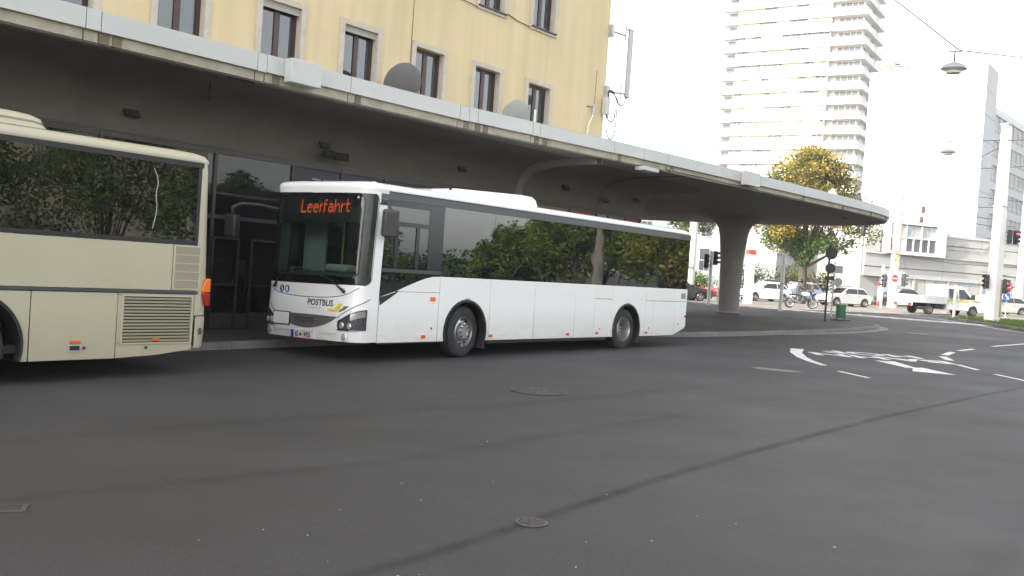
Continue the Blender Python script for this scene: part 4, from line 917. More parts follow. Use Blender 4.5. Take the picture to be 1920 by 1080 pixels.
cpanel([(.006,.205),(.62,.235),(1.17,.30),(1.172,.40),(.006,.40)], 'side_panel', cream_paint, .004); cpanel([(.006,1.08),(1.19,1.08),(1.19,1.105),(.006,1.105)], 'side_panel', cream_paint, .004); cpanel([(.006,.405),(.08,.405),(.08,1.075),(.006,1.075)], 'side_panel', cream_paint, .004); cpanel([(1.13,.405),(1.172,.405),(1.19,1.075),(1.13,1.075)], 'side_panel', cream_paint, .004)
for a, b in ((-4.5,-2.76),(-6.6,-4.51),(XF,-6.61)): cpanel([(a,.2),(b,.2),(b,1.105),(a,1.105)], 'side_panel', cream_paint)
MB().box(XF, 1.22, -.012, .02, 1.112+cz, 1.155+cz).build('rub_strip', dark_grey, cbus, bevel=.006)
# glass band: dark seal round two long panes
MB().box(XF, 1.17, -.003, .02, 1.825+cz, 1.885+cz).build('window_seal', m_seal, cbus); MB().box(XF, 1.20, -.012, .02, 2.955+cz, 3.03+cz).build('window_seal', m_seal, cbus)
MB().box(1.12, 1.175, -.006, .02, 1.885+cz, 2.955+cz).build('window_seal', m_seal, cbus)
for a, b in ((-.88,1.12),(-1.14,-.885),(-3.2,-1.145),(-5.4,-3.205),(XF,-5.405)): MB().box(a, b, .0, .008, 1.885+cz, 2.955+cz).build('side_window', g_cream, cbus)
MB().box(-1.12,-.90,.012,.02,1.885+cz,2.955+cz).build('window_post', m_seal, cbus)
# rounded rear end and roof
sec = [(-.005,3.03),(-.012,3.06),(.01,3.11),(.07,3.155),(.2,3.185),(.6,3.20),(1.25,3.21)]; sec = sec + [(2.5-a, b) for a, b in sec[:-1][::-1]]
rows = [[(x, 1.25+(a-1.25)*(1-q), 3.03+(b-3.03)*(1-k)+cz) for a, b in sec] for x, k, q in ((XF,0,0),(-2,0,0),(.9,0,0),(1.15,.05,0),(1.25,.18,.008),(1.30,.4,.03),(1.335,.7,.07),(1.35,.97,.10))]
MB().grid(rows).build('roof', cream_paint, cbus, smooth=True, angle=60)
def rear_sec(z, lean): return [(1.175, -.004, z), (1.25, .0, z), (1.32+lean, .04, z), (1.355+lean, .12, z), (1.39+lean, .6, z), (1.40+lean, 1.25, z), (1.39+lean, 1.9, z), (1.355+lean, 2.38, z), (1.25, 2.5, z)]
zl = [(.80,.05),(1.15,.05),(1.6,.035),(1.9,.02),(2.9,-.02),(3.04,-.03)]
MB().grid([rear_sec(z+cz, l_) for z, l_ in zl]).build('rear_shell', cream_paint, cbus, smooth=True, angle=60)
MB().grid([[(1.20,-.004,z+cz)] + rear_sec(z+cz, l_)[1:] for z, l_ in ((.32,.02),(.37,.045),(.6,.06),(.785,.06))]).build('rear_bumper', cream_paint, cbus, smooth=True, angle=60)
tl = MB(); q = [(1.285,1.06),(1.30,1.24),(1.375,1.36),(1.43,1.36),(1.43,.93),(1.36,.93)]
MB().prism([(x,-.008,z+cz) for x,z in [(1.287,1.14),(1.30,1.22),(1.365,1.345),(1.43,1.345),(1.43,1.14)]], (0,.16,0)).build('tail_light', amber, cbus, bevel=.015)
MB().prism([(x,-.008,z+cz) for x,z in [(1.285,1.13),(1.43,1.13),(1.43,.94),(1.36,.94)]], (0,.16,0)).build('tail_light', red_lens, cbus, bevel=.015)
MB().lathe([(.05,0),(.05,.006),(.032,.008),(.026,.004),(.001,.004)], 16, Matrix.Translation((1.295,-.002,.57+cz)) @ Matrix.Rotation(R(90),4,'X') @ Matrix.Diagonal((.6,1,1,1)), cap=False).build('filler_cap', dark_grey, cbus)
# engine grille with slats
MB().box(.085,1.125,.030,.036,.405+cz,1.075+cz).build('engine_grille', mat('grille_shadow', (.02,.02,.018), .8), cbus)  # dark sheet standing in for the shade behind the slats
gf = MB()
for a, b, c, d in ((.055,1.155,1.062,1.085),(.055,1.155,.395,.418),(.055,.085,.418,1.062),(1.125,1.155,.418,1.062)): gf.box(a,b,-.012,.004,c+cz,d+cz)
gf.build('grille_frame', cream_paint, cbus)
for i in range(14):
    z = .432+i*.0452+cz; MB().box(-.515,.515,-.004,.004,-.0135,.0135, X=Matrix.Translation((.605,-.004,z+.012)) @ Matrix.Rotation(R(24),4,'X')).build('slat', cream_paint, cbus)
for i in range(5):
    z0 = 1.195+i*.123+cz; MB().box(.825,1.215,-.006,.0,z0,z0+.108).build('vent_panel', mat('vent_mesh', (.27,.25,.19), .7, var=.15, scale=60), cbus)
vf = MB()
for i in range(6): z0 = 1.183+i*.123+cz; vf.box(.81,1.225,-.010,-.001,z0-.004,z0+.006)
vf.box(.805,.822,-.010,-.001,1.18+cz,1.81+cz); vf.box(1.217,1.232,-.010,-.001,1.18+cz,1.81+cz); vf.build('vent_frame', cream_dark, cbus)
MB().box(-.64,-.49,-.012,0,.415+cz,.46+cz).build('side_marker', mat('marker_orange', (.6,.1,.01)), cbus, bevel=.006); MB().box(.53,.64,-.02,-.008,.435+cz,.475+cz).build('side_marker', mat('marker_orange', (.6,.1,.01)), cbus, bevel=.006)
hd = MB(); hd.box(-.655,-.64,-.012,0,.315+cz,.405+cz); hd.box(-.50,-.485,-.012,0,.315+cz,.405+cz); hd.box(-.64,-.50,-.012,0,.315+cz,.33+cz); hd.box(-.64,-.50,-.012,0,.39+cz,.405+cz); hd.build('hatch_handle', galv, cbus); MB().box(-.64,-.50,-.003,.002,.33+cz,.39+cz).build('handle_recess', black_plastic, cbus)
for x, z in ((-.44,.36),(.45,.345)): MB().lathe([(.022,0),(.022,.008),(.001,.01)], 12, Matrix.Translation((x,-.002,z+cz)) @ Matrix.Rotation(R(90),4,'X'), cap=False).build('lock', dark_grey, cbus)
rows = []
for kk in range(21):
    a = R(-17+214*kk/20); rows.append([(wcx+(war-j*.04)*math.cos(a), y_, .40+(war-j*.04)*math.sin(a)+cz) for j, y_ in ((0,-.012),(1,-.012),(1,.4),(0,.4))])
MB().grid(rows).build('wheel_arch', black_plastic, cbus, smooth=True)
wheel(cbus, Matrix.Translation((wcx,.20,.50)) @ Matrix.Rotation(R(90),4,'X'), .50, .30, .30, m_rim, 'rear'); wheel(cbus, Matrix.Translation((wcx,2.3,.50)) @ Matrix.Rotation(R(-90),4,'X'), .50, .30, .30, m_rim, 'rear')
wheel(cbus, Matrix.Translation((wcx-6.1,.20,.50)) @ Matrix.Rotation(R(90),4,'X'), .50, .30, .30, m_rim, 'front')
MB().box(XF,1.1,.10,2.4,.30+cz,.40+cz).build('underframe', black_plastic, cbus); MB().box(1.02,1.18,.3,.5,.26+cz,.34+cz).build('exhaust', black_iron, cbus, bevel=.03)
MB().box(XF,1.2,2.48,2.5,.2+cz,3.05+cz).build('kerb_side', cream_paint, cbus); MB().box(XF,XF+.05,.02,2.48,.2+cz,3.05+cz).build('front_panel', cream_paint, cbus)
MB().box(XF+.1,1.1,.06,2.44,1.0+cz,1.04+cz).build('cabin_floor', m_in, cbus)
for i in range(10):
    x = .35-.85*i; sb = MB(); sb.box(x,x+.42,.12,1.05,1.42+cz,1.54+cz); sb.box(x+.36,x+.46,.12,1.05,1.54+cz,2.28+cz); sb.build('seat', m_seat, cbus, bevel=.03)
MB().box(.93,1.07,.012,.016,2.70+cz,2.83+cz).build('sticker', mat('sticker_green', (.02,.22,.12), .5), cbus)
cr = chaikin([(.42,2.86),(.50,2.70),(.46,2.5),(.50,2.3),(.44,2.02)], 2); MB().tube([(p.x,-.002,p.y+cz) for p in cr], .007, 5).build('glass_scratch', mat('scratch', (.3,.3,.28), .6), cbus)
rows = []
for x, k in ((XF+2,1),(-1.40,1),(-1.16,.93),(-1.06,.75),(-1.02,.35),(-1.0,0)): rows.append([(x, a, 3.19+b*k+cz) for a, b in ((.20,0),(.21,.05),(.24,.075),(.22,.095),(.26,.16),(.40,.195),(1.25,.21),(2.1,.195),(2.24,.16),(2.28,.095),(2.26,.075),(2.29,.05),(2.30,0))])
MB().grid(rows).build('roof_unit', cream_paint, cbus, smooth=True, angle=50)
# ---------------------------------------------------------------- far buildings
m_tw = mat('tower_white', (.70,.69,.66), .8, var=.04, scale=.2)
m_twg = mat('tower_recess', (.60,.56,.48), .85, var=.1, scale=.3)
m_twd = mat('tower_window', (.10,.10,.11), .3, var=.3, scale=.5)
m_blind = mat('tower_blind', (.60,.50,.35), .8, var=.12, scale=.8)
tl_, tr_ = Vector((41.9, 206.5)), Vector((67.1, 190.0)); tdir = (tr_-tl_).normalized(); tang = math.atan2(tdir.y, tdir.x); TW = (tr_-tl_).length
tow = thing('apartment_tower', 'tall white apartment tower with rows of long balconies behind the tree', 'tower', (tl_.x, tl_.y, 0), tang)
TD = 16.0; FLH = 3.0; NF = 22
MB().box(0.9, TW-.9, 1.6, TD-.9, 0, NF*FLH+2).build('core', m_tw, tow)
rt = random.Random(5)
sl = MB()
for f in range(NF+1): sl.box(.0, TW, 0, TD, f*FLH+.6-.10, f*FLH+.6+.10)
tag(sl.build('floor_slab', m_tw, tow), kind='stuff')
for f in range(NF):
    z = f*FLH+.6; zz = z+.10
    pm_ = MB(); step = 1.4*(f % 2)
    pm_.box(.0+step*.4, TW, -.25, -.08, zz-.25, zz+1.22); pm_.box(TW+.0, TW+.14, -.25, TD*.5, zz-.25, zz+1.05); pm_.box(TW+.0,TW+.14, TD*.58, TD, zz-.25, zz+1.05)
    pm_.build('balcony_front', m_tw, tow)
    # deep end balcony and window bays set back behind the parapet
    x = 3.2; bays = []
    while x < TW-7.2:
        w = rt.choice((1.2, 1.8, 2.6, 3.6)); bays.append((x, min(x+w, TW-7.2), rt.choice('wwbddbb'))); x += w + rt.choice((.12,.2,1.0,.2))
    for a, b, k in bays:
        if k == ' ' or b-a < .5: continue
        m_ = {'w': m_tw, 'b': m_blind, 'd': m_twd}[k]
        MB().box(a, b, .45, .5, zz+.9, z+FLH-.1).build('window_bay', m_, tow)
    for q in ((.9, 3.1, 1.58, 1.62, zz+.9, z+FLH-.35), (TW-5.6, TW-1.1, 1.55, 1.62, zz+.9, z+FLH-.3), (TW-.92, TW-.86, 3.0, 4.6, zz+.9, z+FLH-.4), (TW-.92, TW-.86, 8.2, 11, zz+.8, z+FLH-.4)): MB().box(*q).build('window', m_twd, tow)
    fr_ = MB()
    for q in (TW-4.6, TW-3.3, TW-2.2): fr_.box(q-.05, q+.05, 1.48, 1.56, zz+.9, z+FLH-.3)
    fr_.box(3.12, TW-7.1, .60, .66, zz+.2, z+FLH-.1); [fr_.box(q-.04, q+.04, .36, .44, zz+.9, z+FLH-.1) for q in np.arange(3.4, TW-7.2, 1.15) if rt.random() < .6]; fr_.build('bay_wall', m_tw, tow)
    MB().box(TW-7.0, TW-6.9, .0, 1.5, zz, z+FLH-.1).build('side_screen', m_twg, tow)
tc_ = MB(); tc_.box(2, TW-2, 3, TD-3, NF*FLH+2, NF*FLH+6); tc_.build('roof_house', m_tw, tow)

# white slab block with blank panelled end wall
sA, sB = Vector((48.9, 135.2)), Vector((59.31, 125.0)); sdir = (sB-sA).normalized(); sang = math.atan2(sdir.y, sdir.x); SW = (sB-sA).length
slab = thing('office_slab', 'tall white panelled slab block with blank end wall and a window side in shade', 'building', (sA.x, sA.y, 0), sang)
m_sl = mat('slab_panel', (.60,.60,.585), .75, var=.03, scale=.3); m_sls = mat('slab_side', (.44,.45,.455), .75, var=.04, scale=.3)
SH = 33.0; PH = 3.35; PWN = 5
core = MB(); core.box(.05, SW-.05, .05, 7.0, 0, SH-.05); core.build('core', mat('joint_grey', (.30,.30,.30), .9), slab)
for i in range(10):
    z0, z1 = SH-(i+1)*PH+.025, SH-i*PH-.025
    for j in range(PWN):
        a, b = SW*j/PWN+.02, SW*(j+1)/PWN-.02; MB().box(a, b, -.02, .06, z0, z1).build('wall_panel', m_sl, slab)
# chamfer and the window side: from the corner turn right and away
cor = [Vector((SW, -.02)), Vector((SW+.75, .9)), Vector((SW+3.0, 5.5))]
lw = Matrix.Rotation(-sang, 2)
fA = lw @ (Vector((64.55,130.0))-sA); fB = lw @ (Vector((96.0,166.0))-sA); fd = (fB-fA).normalized(); fn = Vector((fd.y, -fd.x))
for i in range(10):
    z0, z1 = SH-(i+1)*PH+.025, SH-i*PH-.025
    for a, b in ((Vector((SW,-.02)), Vector((SW+1.1,.35))), (Vector((SW+1.12,.36)), fA+fd*0.0)):
        n_ = Vector(((b-a).y, -(b-a).x)).normalized(); MB().prism([(a.x,a.y,z0),(b.x,b.y,z0),(b.x-n_.x*.2,b.y-n_.y*.2,z0),(a.x-n_.x*.2,a.y-n_.y*.2,z0)], (0,0,z1-z0)).build('wall_panel', m_sls, slab)
p5 = fA+fd*5; inn_ = MB(); inn_.prism([(SW-.05,.05,0),(SW+.9,.5,0),(fA.x-.25,fA.y-.05,0),(SW-.05,fA.y-.05,0)], (0,0,SH-.1)); inn_.build('stair_core', m_sls, slab)
# window wing
wing_h = 28.2; fr0 = MB()
def FW(u, o_, z): q = fA+fd*u+fn*o_; return (q.x, q.y, z)
WL = (fB-fA).length
def fbox(mb, u0, u1, o0, o1, z0, z1): return mb.prism([FW(u0,o0,z0),FW(u1,o0,z0),FW(u1,o1,z0),FW(u0,o1,z0)], (0,0,z1-z0))
fbox(MB(), .02, WL, -12, -.17, 0, wing_h).build('wing_core', mat('wing_dark', (.20,.20,.20), .5), slab)
for i in range(8):
    z = wing_h-.9-(i+1)*PH
    fbox(MB(), .02, WL, -.16, .0, z-.05+PH-1.2+1.15, z+PH).build('spandrel_top', m_sls, slab) if i else fbox(MB(), .0, WL, -.5, .06, wing_h-.9, wing_h+.1).build('parapet', m_sl, slab)
    fbox(MB(), .02, WL, -.155, -.02, z-.1, z+.95).build('spandrel', m_sls, slab)
    u = .1; k = 0
    while u < WL-3:
        fbox(MB(), u, u+.22, -.16, .02, z+.95, z+PH-.05).build('pier', m_sls, slab)
        f_ = MB(); fbox(f_, u+1.1, u+1.2, -.13, -.08, z+.95, z+PH-.3); fbox(f_, u+1.9, u+2.0, -.13, -.08, z+.95, z+PH-.3); fbox(f_, u+.24, u+2.5, -.13, -.08, z+1.55, z+1.63); f_.build('window_frame', m_sl, slab)
        fbox(MB(), u+.24, u+2.5, -.16, -.13, z+.95, z+PH-.1).build('window', m_twd, slab)
        u += 2.55; k += 1
        if k > 8 and i > 5: break
    if i > 6: break
rf = MB(); rf.tube([(SW-.3,1.5,SH),(SW-.3,1.5,SH+3.2)], .12, 6); rf.tube([(SW-.5,1.4,SH+2.4),(SW-.1,1.6,SH+2.4)], .1, 6); rf.build('roof_mast', galv, slab)
MB().box(1.2,1.9,-.06,-.021,21.6,24.0).build('small_window', m_twd, slab); MB().box(1.2,1.9,-.06,-.021,9.6,12.0).build('small_window', m_twd, slab)

# low grey concrete building with the framed window box
m_cg = mat('board_concrete', (.38,.375,.36), .85, var=.09, scale=.5, bump=.2); m_cg2 = mat('plain_concrete', (.45,.445,.43), .85, var=.07, scale=.5)
lA, lB = Vector((35.0, 94.6)), Vector((60.0, 103.0)); ld = (lB-lA).normalized(); lang = math.atan2(ld.y, ld.x)
low = thing('concrete_hall', 'low grey concrete building with a white framed window box on its upper floor', 'building', (lA.x, lA.y, .9), lang)
LL = 44.0
MB().box(-.2, LL, 0.2, 14, -1.2, 7.3).build('wall', mat('hall_core', (.30,.30,.29), .9), low)
zb = [(.0,.55),(2.75,3.55),(3.60,4.95),(5.05,6.2),(6.25,7.1)]
def sp_box(a, b, z0, z1, y0=.0, y1=.22, name='wall_panel', m_=m_cg): return MB().box(a, b, y0, y1, z0, z1).build(name, m_, low)
for z0, z1 in zb:
    for i in range(9):
        a, b = LL*i/9+.015, LL*(i+1)/9-.015
        if z0 > 4.9 and i < 2:
            continue
        sp_box(a, b, z0+.012, z1-.012, -.0 if z0 < 3 or z0 > 5 else -.06)
sp_box(.0, 1.75, 5.0, 6.2, -.1); sp_box(.0,1.75,6.22,7.35,-.1)
sp_box(-.05, LL, 4.88, 5.03, -.22, .22, 'string_course', m_cg2); sp_box(1.8, LL, 7.1, 7.32, -.1, .3, 'coping', m_cg2)
sp_box(-.05, LL, 2.60, 2.74, -.18, .22, 'string_course', m_cg2)
# window box
wb = MB(); x0, x1 = 2.05, 9.35
for q in ((x0,x0+.4,4.95,8.5),(x1-1.1,x1,4.95,8.5)): wb.box(q[0],q[1],-.75,.3,q[2],q[3])
wb.box(x0+.4,x1-1.1,-.75,.3,4.95,5.3); wb.box(x0+.4,x1-1.1,-.75,.3,8.0,8.5); wb.box(x0+.1,x1-.1,.3,6,4.95,8.55)
win = wb.build('window_box', m_sl, low)
xs_ = [x0+.4, x0+2.33, x0+4.26, x1-1.1]
m_cur = mat('curtain_yellow', (.42,.36,.22), .9, var=.2, scale=1.2, col2=(.36,.42,.46)); m_cur2 = mat('curtain_blue', (.36,.42,.46), .9, var=.15)
for i in range(3):
    a, b = xs_[i]+.06, xs_[i+1]-.06
    MB().box(a,(a+b)/2-.03,-.55,-.5,6.75,7.92).build('curtain', m_cur if i != 1 else m_cur2, low); MB().box((a+b)/2+.03,b,-.55,-.5,6.75,7.92).build('curtain', m_cur if i != 2 else m_cur2, low)
    MB().box(a,(a+b)/2-.05,-.55,-.5,5.35,6.6).build('window', m_twd, low); MB().box((a+b)/2+.05,b,-.55,-.5,5.35,6.6).build('window', m_twd if i else m_sl, low)
fm = MB(); 
for x in xs_: fm.box(x-.06,x+.06,-.68,-.45,5.3,8.0)
for i in range(3): fm.box(xs_[i]+.06,xs_[i+1]-.06,-.66,-.45,6.6,6.75); m2 = (xs_[i]+xs_[i+1])/2; fm.box(m2-.05,m2+.05,-.66,-.45,5.3,6.6)
fm.build('window_frame', m_sl, low)
# ground floor window band
for i in range(8):
    a = 2.0+4.4*i; 
    for j in range(3):
        MB().box(a+j*1.35, a+j*1.35+1.27, -.02, .05, .95, 2.58).build('curtain', (m_cur2, m_cur, m_cg2)[(i+j) % 3], low); MB().box(a+j*1.35, a+j*1.35+1.27, -.02, .05, .3, .92).build('window', m_twd, low)
    MB().box(a+4.1, a+4.35, -.12, .1, .0, 2.6).build('pier', m_cg2, low)
MB().box(9.45, 11.5, 1.0, 3, 7.3, 8.5).build('roof_box', m_cg2, low)
# incised line drawing on the wall: dashes and an arch
gl_ = MB()
for a, b, z in ((10.4,11.2,6.35),(11.6,12.4,6.3),(12.8,13.9,6.2),(10.2,12.0,5.85),(12.4,14.6,5.85)): gl_.box(a, b, -.075, -.058, z-.02, z+.02)
tag(gl_.build('wall_groove', mat('groove_dark', (.12,.12,.11), .9), low), kind='stuff')
ar = chaikin([(14.9,5.85),(15.4,6.4),(15.9,6.85),(17.2,6.9),(17.3,6.5),(17.6,5.7)], 2); MB().tube([(p.x,-.07,p.y) for p in ar], .03, 5).build('wall_arch', mat('groove_dark', (.12,.12,.11)), low)
for i in range(5): MB().tube([(1.0+2*i,3,8.5-(1.2 if i > 4 else 0)),(1.1+2*i,3,9.0)], .05, 5).build('roof_pipe', galv, low)

# white panelled building behind the column
bA, bB = Vector((14.0, 95.0)), Vector((27.3, 98.4)); bd = (bB-bA).normalized(); bang = math.atan2(bd.y, bd.x); BLn = (bB-bA).length
lb = thing('panel_building', 'pale panelled building with narrow white windows behind the column', 'building', (bA.x, bA.y, .9), bang)
x_off = -26.0
MB().box(x_off, BLn, .1, 14, -1.2, 11.5).build('wall', mat('lb_core', (.36,.38,.38), .9), lb)
m_lp = mat('pale_panel', (.52,.55,.55), .8, var=.05, scale=.4)
pw = 2.62; n_ = int((BLn-x_off)/pw)
wx = [3.0, 5.5, -1.0, -4.6, -8.2]
for i in range(n_+1):
    a, b = BLn-(i+1)*pw+.015, BLn-i*pw-.015
    for z0, z1 in ((0,1.05),(1.07,4.9),(4.92,8.4),(8.42,11.4)):
        MB().box(a, b, -.02, .1, z0, z1-.012).build('wall_panel', m_lp, lb)
for x in wx:
    for z in (1.9, 5.4):
        w_ = MB().box(x-.6, x+.6, -.06, .0, z, z+2.4).build('window', m_sl, lb)
        for a, b, c, d in ((-.52,-.04,.1,1.1),(.04,.52,.1,1.1),(-.52,.52,1.2,2.3)): MB().box(x+a, x+b, -.075, -.06, z+c, z+d).build('pane', m_twd, w_)
sb_ = thing('annex_building', 'low pale annex with small dark windows to the right of the street tree', 'building', (28.6, 104.0, 1.0), R(12))
MB().box(0, 16.5, .1, 10, -1.2, 4.3).build('wall', mat('lb_core', (.36,.38,.38)), sb_)
for i in range(9):
    a, b = 16.5*i/9+.015, 16.5*(i+1)/9-.015; MB().box(a, b, -.02, .1, 1.25, 4.25).build('wall_panel', m_lp, sb_); MB().box(a, b, -.10, .1, -.5, 1.2).build('plinth', m_cg, sb_)
MB().box(-.1, 16.6, -.25, 10, 4.3, 4.55).build('roof_edge', m_cg2, sb_)
for x in (3.6, 6.0, 9.8, 12.9): 
    w_ = MB().box(x-.55, x+.55, -.06, .0, 1.7, 3.4).build('window', m_sl, sb_); MB().box(x-.46, x+.46, -.075, -.06, 1.8, 3.3).build('pane', m_twd, sb_ if False else w_)
MB().box(14.6, 15.7, -.05, .0, -.4, 2.6).build('doorway', m_twd, sb_)
# crane beyond the slab
crn_ = thing('tower_crane', 'red and white tower crane showing between the apartment tower and the white slab', 'crane', (88, 230, 0))
m_cr = mat('crane_red', (.60,.26,.23), .5); cj = MB()
for k in range(14):
    x = -4+k*1.5; cj.tube([(x,0,57.2),(x+.75,0,58.2),(x+1.5,0,57.2)], .12, 4)
cj.tube([(-6,0,57.2),(17,0,56.4)], .16, 4); cj.tube([(-4,0,58.4),(0,0,60.0),(15,0,57.2)], .12, 4); cj.build('jib', m_cr, crn_); MB().box(.4,2.2,-1,1,57.4,59.6).build('cab', mat('crane_cab', (.6,.6,.6), .5), crn_); MB().box(-.8,.8,-.8,.8,0,57.2).build('mast', m_cr, crn_)
# ---------------------------------------------------------------- trees
def leaf_mat(name, cols):
    m = bpy.data.materials.new(name); m.use_nodes = True
    n = m.node_tree.nodes; l = m.node_tree.links; b = n['Principled BSDF']
    ge = n.new('ShaderNodeNewGeometry'); rp = n.new('ShaderNodeValToRGB'); l.new(ge.outputs['Random Per Island'], rp.inputs[0])
    e = rp.color_ramp.elements; e[0].position = 0; e[0].color = (*cols[0], 1); e[1].position = 1; e[1].color = (*cols[-1], 1)
    for i, c in enumerate(cols[1:-1]): q = e.new((i+1)/(len(cols)-1)); q.color = (*c, 1)
    l.new(rp.outputs[0], b.inputs['Base Color']); b.inputs['Roughness'].default_value = .6; b.inputs['Specular IOR Level'].default_value = .3
    tr = n.new('ShaderNodeBsdfTranslucent'); l.new(rp.outputs[0], tr.inputs[0]); mx = n.new('ShaderNodeMixShader'); mx.inputs[0].default_value = .35
    l.new(b.outputs[0], mx.inputs[1]); l.new(tr.outputs[0], mx.inputs[2]); l.new(mx.outputs[0], n['Material Output'].inputs[0])
    return m
lf_green = leaf_mat('leaf_green', [(.025,.055,.010),(.05,.10,.018),(.075,.13,.022),(.04,.075,.015)])
lf_olive = leaf_mat('leaf_olive', [(.05,.06,.012),(.10,.105,.02),(.16,.13,.022),(.06,.075,.016)])
lf_gold = leaf_mat('leaf_gold', [(.19,.15,.035),(.30,.235,.05),(.36,.27,.055),(.24,.17,.035)])
lf_orange = leaf_mat('leaf_orange', [(.20,.07,.02),(.30,.10,.025),(.24,.12,.02)])
lf_bright = leaf_mat('leaf_bright', [(.08,.13,.02),(.13,.19,.025),(.18,.23,.03)])
lf_mirror = leaf_mat('leaf_sunlit', [(.09,.14,.02),(.15,.22,.028),(.20,.26,.035),(.11,.15,.022)])  # leaf greens brightened: sunlight on the mirrored trees is put into the colour
lf_mgold = leaf_mat('leaf_sunlit_gold', [(.22,.20,.035),(.30,.24,.04),(.16,.18,.03)])  # gold leaves with the same sunlight painted in
bark = mat('bark', (.055,.045,.035), .9, var=.3, scale=6, bump=.6, bscale=18)
def leaves(mb, c, rad, n, size, rg, mi=0, hollow=.35):
    c = Vector(c)
    for _ in range(n):
        while True:
            v = Vector((rg.uniform(-1,1), rg.uniform(-1,1), rg.uniform(-1,1)))
            if hollow*rg.random() < v.length <= 1: break
        p = c + Vector((v.x*rad[0], v.y*rad[1], v.z*rad[2])); s = size*rg.uniform(.6,1.35)
        a = Vector((rg.gauss(0,1), rg.gauss(0,1), rg.gauss(0,.7))).normalized(); b_ = a.cross(Vector((rg.gauss(0,1), rg.gauss(0,1), rg.gauss(0,1)))).normalized()
        mb.add([p-a*s*.5, p+b_*s*.32, p+a*s*.5+Vector((0,0,-s*.1)), p-b_*s*.32], [(0,1,2,3)], mi)
def tree(name, label, x, y, h, cr, trunk_h, n, size, mats, weights, seed, tr=.16, group=None, zb=None, clumps=26, squash=1.0, clump_r=.34):
    rg = random.Random(seed); z0 = terr(x, y) if zb is None else zb
    t = thing(name, label, 'tree', (x, y, z0), rg.random()*6, group)
    tk = MB(); lean = Vector((rg.uniform(-.2,.2), rg.uniform(-.2,.2), 0)); top = Vector((lean.x, lean.y, trunk_h))
    tk.tube([(0,0,-.15),(0,0,.1),(lean.x*.4,lean.y*.4,trunk_h*.5),top,(lean.x*1.5,lean.y*1.5,trunk_h+(h-trunk_h)*.55)], [tr*1.5,tr*1.15,tr*.95,tr*.85,tr*.35], 10); tk.build('trunk', bark, t, smooth=True)
    crown = MB(); cz = (trunk_h*.92+h)/2; rz = (h-trunk_h*.92)/2; cents = []
    for k in range(clumps):
        while True:
            v = Vector((rg.uniform(-1,1), rg.uniform(-1,1), rg.uniform(-1,1)))
            if .30 < v.length < 1: break
        w = 1-.55*max(0, v.z)+.55*max(0, -v.z); q = Vector((v.x*cr*w*.82, v.y*cr*w*.82, cz+v.z*rz*.84)); cents.append(q)
    lm = MB()
    for q in cents[:12]: lm.tube([top*.9, (top+q)/2+Vector((0,0,-.2)), q], [tr*.4,tr*.22,tr*.06], 6)
    tag(lm.build('limb', bark, t, smooth=True), kind='stuff')
    for q in cents:
        r = cr*clump_r*rg.uniform(.75,1.3); hgt = (q.z-(cz-rz))/(2*rz)
        mi = rg.choices(range(len(mats)), weights=[w if not callable(w) else w(hgt, q) for w in weights])[0]
        leaves(crown, q, (r, r, r*.75*squash), n//clumps, size, rg, mi)
    tag(crown.build('crown', mats, t), kind='stuff')
    return t
# the golden tree across the street
tree('street_tree', 'large street tree turning golden in front of the apartment tower', 23.0, 75.0, 13.2, 5.3, 2.9, 32000, .23, [lf_gold, lf_olive, lf_green, lf_orange], [lambda h, q: .55+2.2*h, lambda h, q: 1.1, lambda h, q: 1.5*(1-h), .03], 11, tr=.36, clumps=110, clump_r=.23)
tree('street_tree', 'dark green tree showing just above the rear roof edge of the white bus', 15.5, 88.0, 9.3, 2.6, 5.5, 1800, .34, [lf_green, lf_olive], [1,.5], 12, tr=.2)
# hedge and shrubs
def shrub(label, x, y, rx, ry, h, n, m_, seed, name='shrub', cat='shrub', size=.16, zb=None):
    rg = random.Random(seed); t = thing(name, label, cat, (x, y, (terr(x, y) if zb is None else zb)), ST_Y)
    mb = MB()
    for k in range(10):
        leaves(mb, (rg.uniform(-.7,.7)*rx, rg.uniform(-.6,.6)*ry, h*rg.uniform(.3,.68)), (rx*.42, ry*.6, h*.36), n//10, size, rg, rg.randrange(len(m_)))
    tag(mb.build('foliage', m_, t), kind='stuff'); st_ = MB()
    for k in range(5): st_.tube([(rg.uniform(-.5,.5)*rx,0,-.1),(rg.uniform(-.6,.6)*rx,rg.uniform(-.3,.3)*ry,h*.6)], .03, 5)
    tag(st_.build('stem', bark, t), kind='stuff')
shrub('bright green clipped hedge behind the black car', 13.6, 75.5, 3.0, .8, 2.0, 3200, [lf_bright, lf_green], 21, 'hedge', 'hedge')
shrub('dark spreading shrub behind the white hatchback', 20.8, 80.0, 2.6, 1.2, 3.0, 2600, [lf_green], 22)
shrub('dark shrub at the foot of the golden tree', 23.2, 80.5, 2.2, 1.2, 3.2, 2000, [lf_green, lf_olive], 23)
shrub('olive shrub right of the golden tree trunk', 26.4, 81.5, 2.8, 1.2, 2.5, 2000, [lf_olive, lf_green], 24)
shrub('pale loose shrub against the low annex', 29.5, 92, 2.2, 1.0, 4.2, 700, [lf_bright, lf_olive], 25)
fb = MB(); rg = random.Random(9)
leaves(fb, (0,0,.42), (3.6,.35,.35), 1500, .13, rg, 0); leaves(fb, (0,0,.3), (3.6,.35,.28), 900, .13, rg, 1)
o = fb.build('flower_bed', [mat('petal_red', (.42,.02,.03), .6, var=.2), lf_green]); o.location = (14.2, 72.6, terr(14.2,72.6)); o.rotation_euler = (0,0,ST_Y); tag(o, 'bed of red flowers in front of the green hedge', 'flower bed', kind='stuff')
